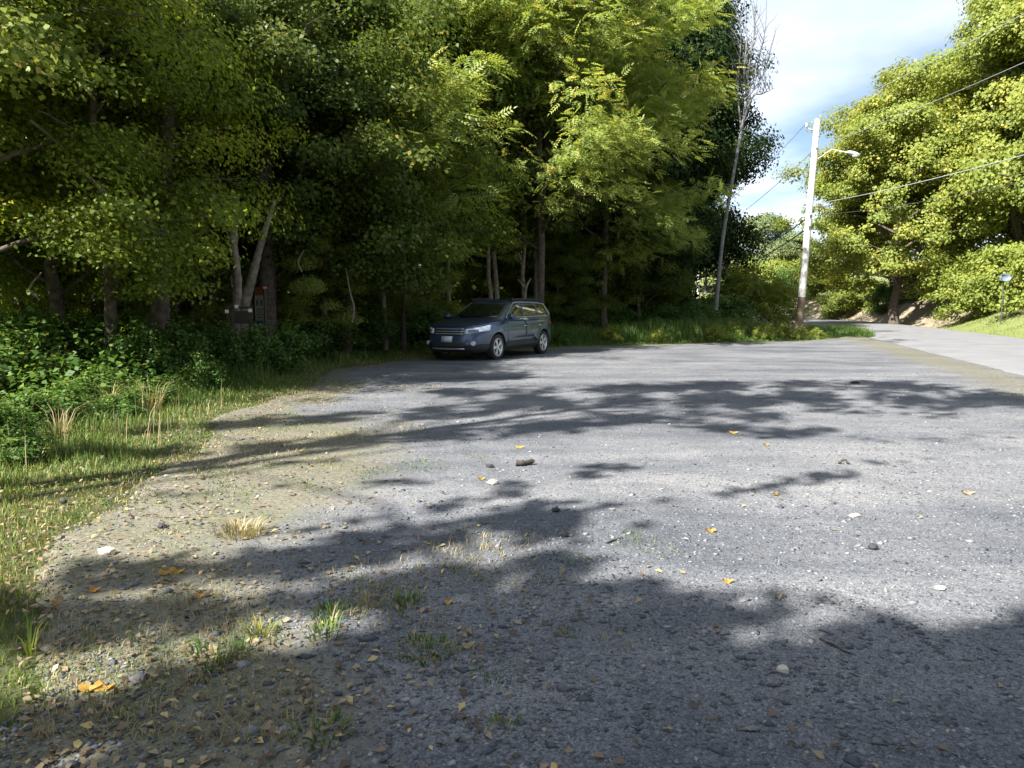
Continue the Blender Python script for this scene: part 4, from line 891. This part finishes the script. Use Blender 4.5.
def tuft(px, py, h, n, w, mat, label, broad=False, spread=.06):
    x, y = gp(px, py); z = float(gz(np.array([x]), np.array([y]))[0]); rng = np.random.default_rng(px * 7 + py)
    k = n; th = rng.uniform(0, 6.28, k); rr_ = spread * np.sqrt(rng.random(k)); d = np.stack([np.cos(th), np.sin(th), np.zeros(k)], -1); s_ = np.stack([-d[:, 1], d[:, 0], d[:, 2]], -1)
    b = d * rr_[:, None]; H_ = h * rng.uniform(.4, 1.1, k); ln = rng.uniform(.2, 1.1, k)[:, None] * H_[:, None]; up = np.array([0, 0, 1.0])
    m = b + up * H_[:, None] * .65 + d * ln * .4; t = b + up * H_[:, None] * .85 + d * ln; W = .0035
    v = np.stack([b - s_ * W, b + s_ * W, m + s_ * W, m - s_ * W, t + s_ * W * .2, t - s_ * W * .2], 1).reshape(-1, 3)
    q = np.array([[0, 1, 2, 3], [3, 2, 4, 5]]); F_ = (q[None] + (np.arange(k) * 6)[:, None, None]).reshape(-1, 4)
    o = link('grass_tuft', npmesh('grass_tuft', v, F_, rnd=np.repeat(rng.random(k), 2)), M[mat]); o.location = (x, y, z); tag(o, label, 'grass tuft')
tuft(262, 638, .06, 40, .004, 'leaf_bright', 'lit grass tuft left of the two low tufts in the shade')
tuft(325, 640, .06, 60, .004, 'grass', 'low green tuft between the lit tuft and the straw tuft', spread=.09)
tuft(332, 622, .07, 60, .004, 'grass', 'dim green tuft just behind the low green tuft', spread=.1)
tuft(368, 610, .06, 40, .004, 'dry_grass', 'straw coloured tuft at the rim of the shade')
tuft(425, 655, .035, 130, .004, 'grass', 'wide dark weed tuft in the near shade', spread=.13)
tuft(408, 607, .07, 40, .004, 'grass', 'small dark tuft right of the straw tuft')
tuft(215, 665, .07, 90, .004, 'grass', 'broad flat green tuft near the left margin', spread=.12)
tuft(500, 730, .035, 20, .004, 'grass', 'tiny tuft at the bottom of the picture')
tuft(320, 738, .05, 60, .004, 'grass', 'flat dark tuft at the bottom left in the shade', spread=.1)
tuft(240, 536, .09, 160, .004, 'dry_grass', 'yellowish tuft on the sunlit dirt margin', spread=.16)
tuft(30, 660, .14, 14, .004, 'leaf_bright', 'tall single bladed tuft on the near left verge', spread=.03)
tuft(110, 410, .45, 60, .004, 'dry_grass', 'tall seeding grass stalks at the verge corner', spread=.12)
tuft(150, 412, .5, 70, .004, 'dry_grass', 'pale tall grass stalks right of the seeding stalks', spread=.12)
tuft(60, 440, .4, 50, .004, 'dry_grass', 'brownish dock stalks on the left verge', spread=.1)
for i, (px, py, lb) in enumerate([(590, 341, 'dry grass clump right of the car'), (700, 340, 'dry straw clump in the middle of the far grass strip'), (672, 338, 'dry straw clump left of the middle of the far grass strip'), (752, 338, 'reddish dry stalk clump left of the pole foot'), (793, 339, 'dry clump at the strip end before the pole'), (640, 339, 'dry straw clump farther left on the far grass strip'), (20, 400, 'dry goldenrod stalks at the left picture edge')]):
    tuft(px, py, .85, 130, .004, 'dry_grass', lb, spread=.35)

# ------------------------------------------------------------------ car
M['paint'] = pbr('paint', (.045, .07, .135), .3, metal=.5, coat=.7)
M['cladding'] = pbr('cladding', (.025, .026, .028), .6); M['glass'] = pbr('glass', (.008, .010, .010), .04, spec=.9, coat=.5)
M['chrome'] = pbr('chrome', (.75, .76, .78), .18, metal=1); M['rubber'] = pbr('rubber', (.018, .018, .019), .75); M['rim'] = pbr('rim', (.62, .64, .67), .3, metal=.7)
M['lamp'] = pbr('lamp', (.62, .68, .78), .12, spec=.8, coat=.6); M['lampdark'] = pbr('lampdark', (.12, .14, .18), .15, coat=.6); M['plate'] = pbr('plate', (.50, .56, .60), .5); M['red'] = pbr('red', (.35, .02, .02), .2, coat=.5); M['amber'] = pbr('amber', (.6, .25, .04), .3)
M['interior'] = pbr('interior', (.03, .03, .032), .8)
ca, cb = gp(493, 357.5), gp(545, 352)
fx, fy = gp(498, 361.5); rx, ry = gp(541, 355.5)
# heading from the two visible contact points, snapped to a real wheelbase
th = math.atan2(fy - ry, fx - rx)
HEAD = R(-90 - 27)
car = empty('parked_car', (0, 0, 0)); car.rotation_euler = (0, 0, HEAD); car.scale = (1, 1, .97)
ZT = lambda x: np.interp(x, [-2.45, -2.2, -1.8, .8, 1.05, 1.6, 2.1, 2.3, 2.45], [1.00, 1.06, 1.10, 1.06, 1.02, .98, .92, .87, .84])
def ring(t, N_=120):
    xf = np.interp(t, [0, .1, .3, .5, .7, .9, 1], [2.24, 2.36, 2.42, 2.40, 2.36, 2.30, 2.22]); xr = np.interp(t, [0, .1, .3, .6, 1], [-2.2, -2.32, -2.38, -2.36, -2.28])
    w = np.interp(t, [0, .12, .35, .65, .85, 1], [.80, .88, .91, .915, .89, .83])
    a = np.linspace(0, 2 * np.pi, N_, endpoint=False); c, s = np.cos(a), np.sin(a); e = 2 / 6.5
    xc, hl = (xf + xr) / 2, (xf - xr) / 2
    x = xc + hl * np.sign(c) * np.abs(c) ** e; y = w * np.sign(s) * np.abs(s) ** e
    y = y * (1 - .16 * np.clip((x - 1.1) / 1.3, 0, 1) ** 2 - .08 * np.clip((-x - 1.4) / 1.0, 0, 1) ** 2)
    x = x - .22 * np.clip((x - 1.9) / .5, 0, 1) * np.abs(y / .9) ** 2.2
    return x, y
def loft(rings, cap0=True, cap1=True):
    bm = bmesh.new(); vs = [[bm.verts.new(p_) for p_ in r_] for r_ in rings]; n_ = len(vs[0])
    for a, b in zip(vs[:-1], vs[1:]):
        for i in range(n_): bm.faces.new((a[i], a[(i + 1) % n_], b[(i + 1) % n_], b[i]))
    if cap0: bm.faces.new(vs[0][::-1])
    if cap1: bm.faces.new(vs[-1])
    bmesh.ops.recalc_face_normals(bm, faces=bm.faces); return bm
def body_rings(ts, grow=0, crown=True):
    out = []
    for t in ts:
        x, y = ring(t); x = x * (1 + grow); y = y * (1 + grow * 2); z = .24 + (ZT(x) - .24) * t; out.append(np.stack([x, y, z], -1))
    if crown:
        x, y = ring(1)
        for s_ in (.975, .93, .8, .5, .2, .02):
            xx_, yy_ = x * (1 - (1 - s_) * .55), y * s_; z = ZT(xx_) + .055 * (1 - s_ ** 2); out.append(np.stack([xx_, yy_, z], -1))
    return out
def cut_arches(ob, cutter_r=.385):
    for ax in (1.37, -1.37):
        for sy in (-1, 1):
            bm = bmesh.new(); bmesh.ops.create_cone(bm, cap_ends=True, segments=40, radius1=cutter_r, radius2=cutter_r, depth=.5)
            bmesh.ops.rotate(bm, verts=bm.verts, cent=(0, 0, 0), matrix=Matrix.Rotation(R(90), 3, 'X')); bmesh.ops.translate(bm, vec=(ax, sy * .86, .36), verts=bm.verts)
            me = bpy.data.meshes.new('cut'); bm.to_mesh(me); bm.free(); co = bpy.data.objects.new('cut', me); COL.objects.link(co)
            md = ob.modifiers.new('b', 'BOOLEAN'); md.object = co; md.operation = 'DIFFERENCE'; md.solver = 'EXACT'
            dg = bpy.context.evaluated_depsgraph_get(); nm = bpy.data.meshes.new_from_object(ob.evaluated_get(dg)); ob.modifiers.clear(); ob.data = nm
            bpy.data.objects.remove(co)
bm = loft(body_rings(np.linspace(.28, 1, 14)))
body = bmobj('body', bm, M['paint']); cut_arches(body)
bm = loft(body_rings([0, .05, .12, .2, .27, .30], .004, False)); clad = bmobj('lower_cladding', bm, M['cladding']); cut_arches(clad)
for ob in (body, clad):
    for p_ in ob.data.polygons: p_.use_smooth = p_.area < .02
    try: ob.data.set_sharp_from_angle(angle=R(40))
    except Exception: pass
# cabin
CZ = [1.0, 1.10, 1.25, 1.40, 1.50, 1.555, 1.585, 1.60]
def cab_ring(z, N_=100):
    xf = np.interp(z, CZ, [1.20, 1.05, .78, .50, .30, .12, -.12, -.4]); xr = np.interp(z, CZ, [-2.30, -2.26, -2.17, -2.06, -1.98, -1.88, -1.65, -1.3]); w = np.interp(z, CZ, [.83, .81, .76, .70, .65, .60, .50, .32])
    a = np.linspace(0, 2 * np.pi, N_, endpoint=False); c, s = np.cos(a), np.sin(a); e = 2 / 8
    xc, hl = (xf + xr) / 2, (xf - xr) / 2
    x = xc + hl * np.sign(c) * np.abs(c) ** e; y = w * np.sign(s) * np.abs(s) ** e
    x = x - .16 * np.clip((x - xc) / hl, 0, 1) ** 4 * np.abs(y / w) ** 2.2
    return np.stack([x, y, np.full(N_, z)], -1)
bm = loft([cab_ring(z) for z in (1.0, 1.05, 1.10, 1.17, 1.25, 1.32, 1.40, 1.46, 1.50, 1.53, 1.555, 1.572, 1.585, 1.60)]); cabin = bmobj('cabin', bm, M['paint'], smooth=True)
try: cabin.data.set_sharp_from_angle(angle=R(45))
except Exception: pass
def bvh(ob):
    b = bmesh.new(); b.from_mesh(ob.data); t = BVHTree.FromBMesh(b); b.free(); return t
TB, TC_, TL = bvh(body), bvh(cabin), bvh(clad)
def patch(name, corners, d, mat, parent=None, off=.004, nu=14, nv=6, trees=None, thick=.012, bulge=0):
    """a panel laid over the body: bilinear grid of 4 corner points cast along d"""
    C4 = [Vector(c) for c in corners]; d = Vector(d).normalized(); bm = bmesh.new(); G = []
    for j in range(nv + 1):
        row = []
        for i in range(nu + 1):
            u, v = i / nu, j / nv
            p_ = (C4[0] * (1 - u) + C4[1] * u) * (1 - v) + (C4[3] * (1 - u) + C4[2] * u) * v
            best = None
            for t in (trees or (TB, TC_, TL)):
                h = t.ray_cast(p_ - d * 3, d)
                if h[0] is not None and (best is None or h[3] < best[3]): best = h
            q = (best[0] if best else p_) - d * (off + bulge * 16 * u * (1 - u) * v * (1 - v)); row.append(bm.verts.new(q))
        G.append(row)
    for j in range(nv):
        for i in range(nu): bm.faces.new((G[j][i], G[j][i + 1], G[j + 1][i + 1], G[j + 1][i]))
    r_ = bmesh.ops.extrude_face_region(bm, geom=bm.faces[:]); vs = [g for g in r_['geom'] if isinstance(g, bmesh.types.BMVert)]
    bmesh.ops.translate(bm, vec=tuple(d * thick), verts=vs); bmesh.ops.recalc_face_normals(bm, faces=bm.faces)
    return bmobj(name, bm, mat, parent, smooth=True)
def setp(o, p_): o.parent = p_; return o
setp(body, car); setp(clad, car); setp(cabin, car)
ws = patch('windshield', [(1, -.70, 1.09), (1, .70, 1.09), (1, .575, 1.515), (1, -.575, 1.515)], (-1, 0, 0), M['glass'], car, trees=(TC_,))
patch('rear_window', [(-1, .62, 1.16), (-1, -.62, 1.16), (-1, -.52, 1.48), (-1, .52, 1.48)], (1, 0, 0), M['glass'], car, trees=(TC_,))
for s in (1, -1):
    for nm, q in (('front_window', [(.68, 1.13), (-.20, 1.13), (-.20, 1.485), (.06, 1.475)]), ('rear_window', [(-.27, 1.13), (-1.15, 1.14), (-1.12, 1.485), (-.27, 1.49)]), ('quarter_window', [(-1.22, 1.14), (-2.0, 1.16), (-1.78, 1.44), (-1.19, 1.48)])):
        g = patch(nm, [(a, s, b) for a, b in q], (0, -s, 0), M['glass'], car, trees=(TC_,), off=.005)
    # pale trim round the side glass
    loop_ = [(.74, 1.105), (.4, 1.105), (-1.0, 1.11), (-2.06, 1.135), (-1.99, 1.25), (-1.80, 1.46), (-1.2, 1.505), (-.27, 1.515), (.06, 1.50), (.38, 1.32), (.74, 1.105)]
    P_ = []
    for (a, b), (a2, b2) in zip(loop_[:-1], loop_[1:]):
        for t in np.linspace(0, 1, 6, endpoint=False):
            h = TC_.ray_cast(Vector((a + (a2 - a) * t, s * 2, b + (b2 - b) * t)), Vector((0, -s, 0)))
            if h[0] is not None: P_.append(np.array(h[0]) + [0, s * .006, 0])
    P_.append(P_[0]); tube_obj('window_trim', P_, np.full(len(P_), .009), M['rim'], car, 5)
    # doors: seams as thin dark grooves standing 1-2 mm proud
    for nm, x0, x1 in (('front_door', .90, -.24), ('rear_door', -.26, -1.18)):
        dr = patch(nm, [(x0, s, .46), (max(x1 + .02, -.90), s, .46), (x1, s, 1.03), (x0 - .02, s, 1.03)], (0, -s, 0), M['paint'], car, trees=(TB,), off=.003, thick=.008)
        hx = x1 + .16
        tube_obj('handle', [(hx - .07, s * .925, .86), (hx - .05, s * .95, .865), (hx + .05, s * .95, .865), (hx + .07, s * .925, .86)], [.012] * 4, M['rim'], dr, 6)
    patch('sill_trim', [(.95, s, .33), (-.95, s, .33), (-.95, s, .43), (.95, s, .43)], (0, -s, 0), M['cladding'], car, off=.018, thick=.03)
    # mirrors
    bm = bmesh.new(); bmesh.ops.create_uvsphere(bm, u_segments=16, v_segments=10, radius=1); bmesh.ops.scale(bm, vec=(.09, .125, .085), verts=bm.verts); bmesh.ops.translate(bm, vec=(.80, s * .98, 1.12), verts=bm.verts)
    mr = bmobj('mirror', bm, M['paint'], car, smooth=True); tube_obj('stalk', [(.80, s * .78, 1.07), (.80, s * .93, 1.09)], [.03, .03], M['cladding'], mr, 6)
    # roof rail
    tube_obj('roof_rail', [(.10, s * .60, 1.555), (.0, s * .575, 1.59), (-.8, s * .58, 1.605), (-1.6, s * .565, 1.585), (-1.72, s * .56, 1.55)], [.02, .02, .018, .02, .02], M['cladding'], car, 6)
    # lamps: the head lamp wraps round the corner
    hl = patch('headlight', [(2.3, s * .46, .71), (1.78, s * .90, .79), (1.72, s * .90, .935), (2.3, s * .50, .83)], (-1, -s * .75, 0), M['lamp'], car, off=.010, thick=.03, trees=(TB,), nu=16, nv=6, bulge=.006)
    patch('inner_lens', [(2.3, s * .56, .745), (2.1, s * .74, .76), (2.1, s * .74, .83), (2.3, s * .56, .81)], (-1, -s * .75, 0), M['lampdark'], hl, off=.020, thick=.01, trees=(TB,))
    bm = bmesh.new(); bmesh.ops.create_cone(bm, cap_ends=True, segments=24, radius1=.065, radius2=.05, depth=.05); bmesh.ops.rotate(bm, verts=bm.verts, cent=(0, 0, 0), matrix=Matrix.Rotation(R(90), 3, 'Y')); bmesh.ops.rotate(bm, verts=bm.verts, cent=(0, 0, 0), matrix=Matrix.Rotation(s * R(18), 3, 'Z'))
    h = TB.ray_cast(Vector((4, s * .64, .50)), Vector((-1, 0, 0)))[0] or TL.ray_cast(Vector((4, s * .64, .50)), Vector((-1, 0, 0)))[0] or Vector((2.3, s * .64, .5))
    bmesh.ops.translate(bm, vec=(h.x + .005, s * .64, .47), verts=bm.verts); bmobj('fog_light', bm, M['lamp'], car)
    patch('tail_light', [(-2.3, s * .55, .84), (-2.0, s * .88, .86), (-2.0, s * .88, 1.03), (-2.3, s * .55, 1.03)], (1, -s * .75, 0), M['red'], car, off=.01, thick=.03, trees=(TB,))
    if 0: patch('side_reflector', [(2.12, s, .56), (1.98, s, .56), (1.98, s, .61), (2.12, s, .61)], (0, -s, 0), M['amber'], car, off=.006, trees=(TB, TL), nu=4, nv=2)
gr_ = patch('grille', [(2.3, -.42, .68), (2.3, .42, .68), (2.3, .40, .84), (2.3, -.40, .84)], (-1, 0, 0), M['cladding'], car, off=.006)
for z_ in (.70, .76, .825): patch('grille_bar', [(2.3, -.40, z_), (2.3, .40, z_), (2.3, .40, z_ + .02), (2.3, -.40, z_ + .02)], (-1, 0, 0), M['rim'], gr_, off=.016, thick=.014, nv=1)
patch('lower_intake', [(2.3, -.46, .36), (2.3, .46, .36), (2.3, .50, .50), (2.3, -.50, .50)], (-1, 0, 0), M['cladding'], car, off=.010)
patch('skid_strip', [(2.3, -.46, .31), (2.3, .46, .31), (2.3, .46, .35), (2.3, -.46, .35)], (-1, 0, 0), M['rim'], car, off=.022, thick=.02, nv=1)
patch('number_plate', [(2.3, -.155, .50), (2.3, .155, .50), (2.3, .155, .65), (2.3, -.155, .65)], (-1, 0, 0), M['plate'], car, off=.03, thick=.012, nu=2, nv=2)
# hood seams + wipers
for s in (-1, 1): tube_obj('wiper', [(1.06, s * .28 + .25, 1.105), (1.0, s * .28, 1.135), (.93, s * .28 - .28, 1.19)], [.01, .009, .007], M['cladding'], car, 5)
# wheels
def lathe(prof, segs=40):
    prof = np.array(prof); a = np.linspace(0, 2 * np.pi, segs, endpoint=False)
    V_ = np.stack([prof[:, None, 0] * np.cos(a), np.broadcast_to(prof[:, 1][:, None], (len(prof), segs)), prof[:, None, 0] * np.sin(a)], -1).reshape(-1, 3); k_ = len(prof)
    i = np.arange(k_ - 1)[:, None] * segs; j = np.arange(segs)[None]; j2 = (j + 1) % segs
    return V_, np.stack([i + j, i + j2, i + segs + j2, i + segs + j], -1).reshape(-1, 4)
tv, tf = lathe([(.235, .09), (.26, .105), (.31, .105), (.335, .09), (.342, .05), (.342, -.05), (.335, -.09), (.31, -.105), (.26, -.105), (.235, -.09), (.235, .09)])
tyre_me = npmesh('tyre', tv, tf, smooth=True); tyre_me.materials.append(M['rubber'])
rv1, rf1 = lathe([(.237, .095), (.225, .10), (.215, .085), (.205, .03), (.20, -.08), (.237, -.09)])
bm = bmesh.new(); me = npmesh('r', rv1, rf1, smooth=True); bm.from_mesh(me)
for k_ in range(5):
    for dlt in (-.16, .16):
        a = k_ * 2 * math.pi / 5; vs = box(bm, (.12, .065, 0), (.20, .03, .042)); bmesh.ops.rotate(bm, verts=vs, cent=(.03, 0, 0), matrix=Matrix.Rotation(dlt, 3, 'Y')); bmesh.ops.rotate(bm, verts=vs, cent=(0, 0, 0), matrix=Matrix.Rotation(a, 3, 'Y'))
r_ = bmesh.ops.create_cone(bm, cap_ends=True, segments=20, radius1=.06, radius2=.045, depth=.05)['verts']; bmesh.ops.rotate(bm, verts=r_, cent=(0, 0, 0), matrix=Matrix.Rotation(R(-90), 3, 'X')); bmesh.ops.translate(bm, vec=(0, .07, 0), verts=r_)
rim_me = bpy.data.meshes.new('rim'); bm.to_mesh(rim_me); bm.free(); rim_me.materials.append(M['rim'])
bm = bmesh.new(); bmesh.ops.create_cone(bm, cap_ends=True, segments=28, radius1=.20, radius2=.20, depth=.02); bmesh.ops.rotate(bm, verts=bm.verts, cent=(0, 0, 0), matrix=Matrix.Rotation(R(90), 3, 'X')); bmesh.ops.translate(bm, vec=(0, -.03, 0), verts=bm.verts)
disc_me = bpy.data.meshes.new('brake_disc'); bm.to_mesh(disc_me); bm.free(); disc_me.materials.append(M['cladding'])
for ax in (1.37, -1.37):
    for s in (1, -1):
        w = empty('wheel', (ax, s * .79, .342)); w.parent = car
        if s < 0: w.rotation_euler = (0, 0, math.pi)
        for nm, m_ in (('tyre', tyre_me), ('rim', rim_me), ('brake_disc', disc_me)):
            o = bpy.data.objects.new(nm, m_); COL.objects.link(o); o.parent = w
# interior seen as seat-back and dash silhouettes is behind dark glass; place the car
cen = gp(492, 353.5); car.location = ((cen[0]) * .93 + .02, (cen[1] + .55) * .93, float(gz(np.array([cen[0]]), np.array([cen[1]]))[0]))
tag(car, 'dark blue station wagon parked nose out at the edge of the trees', 'car')

# ------------------------------------------------------------------ light and sky
sun_d = bpy.data.lights.new('sun', 'SUN'); sun = bpy.data.objects.new('sun', sun_d); COL.objects.link(sun)
sun_d.energy = 5.0; sun_d.angle = R(.6); sun_d.color = (1.0, .96, .90)
sun.rotation_euler = Vector(-SUN).to_track_quat('-Z', 'Y').to_euler(); sun.location = tuple(SUN * 60)
w = bpy.data.worlds.new('World'); scene.world = w; w.use_nodes = True; nt = w.node_tree; nt.nodes.clear()
out = nt.nodes.new('ShaderNodeOutputWorld'); bg = nt.nodes.new('ShaderNodeBackground'); bg.inputs[1].default_value = .050
sky = nt.nodes.new('ShaderNodeTexSky'); sky.sky_type = 'NISHITA'; sky.sun_disc = False; sky.sun_elevation = SUN_EL
sky.sun_rotation = math.atan2(SUN_H[0], SUN_H[1]); sky.air_density = 1.0; sky.dust_density = .7; sky.ozone_density = 2.6
tc = nt.nodes.new('ShaderNodeTexCoord'); sep = nt.nodes.new('ShaderNodeSeparateXYZ'); nt.links.new(tc.outputs['Generated'], sep.inputs[0])
# thin clouds on a plane high above: direction / height
zc = math_(nt, 'MAXIMUM', sep.outputs[2], .05)
cmb = nt.nodes.new('ShaderNodeCombineXYZ'); nt.links.new(math_(nt, 'DIVIDE', sep.outputs[0], zc), cmb.inputs[0]); nt.links.new(math_(nt, 'DIVIDE', sep.outputs[1], zc), cmb.inputs[1])
mp = nt.nodes.new('ShaderNodeMapping'); mp.inputs['Scale'].default_value = (.30, .22, 1); mp.inputs['Rotation'].default_value = (0, 0, R(-25)); mp.inputs['Location'].default_value = (12.2, 10.13, 0)
nt.links.new(cmb.outputs[0], mp.inputs[0])
nz = nt.nodes.new('ShaderNodeTexNoise'); nz.inputs['Scale'].default_value = .9; nz.inputs['Detail'].default_value = 7; nz.inputs['Roughness'].default_value = .5; nt.links.new(mp.outputs[0], nz.inputs['Vector'])
cl = ramp(nt, nz.outputs[0], [(.45, .06), (.60, 1)])
colr = mix(nt, math_(nt, 'MULTIPLY', cl, .7), sky.outputs[0], (11.5, 11.8, 12.4))
nt.links.new(colr, bg.inputs[0]); nt.links.new(bg.outputs[0], out.inputs[0])

scene.view_settings.view_transform = 'Standard'; scene.view_settings.look = 'None'; scene.view_settings.gamma = 1; scene.view_settings.use_curve_mapping = False
scene.view_settings.exposure = 1.7
cy = scene.cycles; cy.max_bounces = 6; cy.diffuse_bounces = 3; cy.glossy_bounces = 2; cy.transmission_bounces = 3; cy.transparent_max_bounces = 4
cy.sample_clamp_indirect = 4; cy.use_denoising = True
try: cy.denoiser = 'OPENIMAGEDENOISE'
except Exception: pass
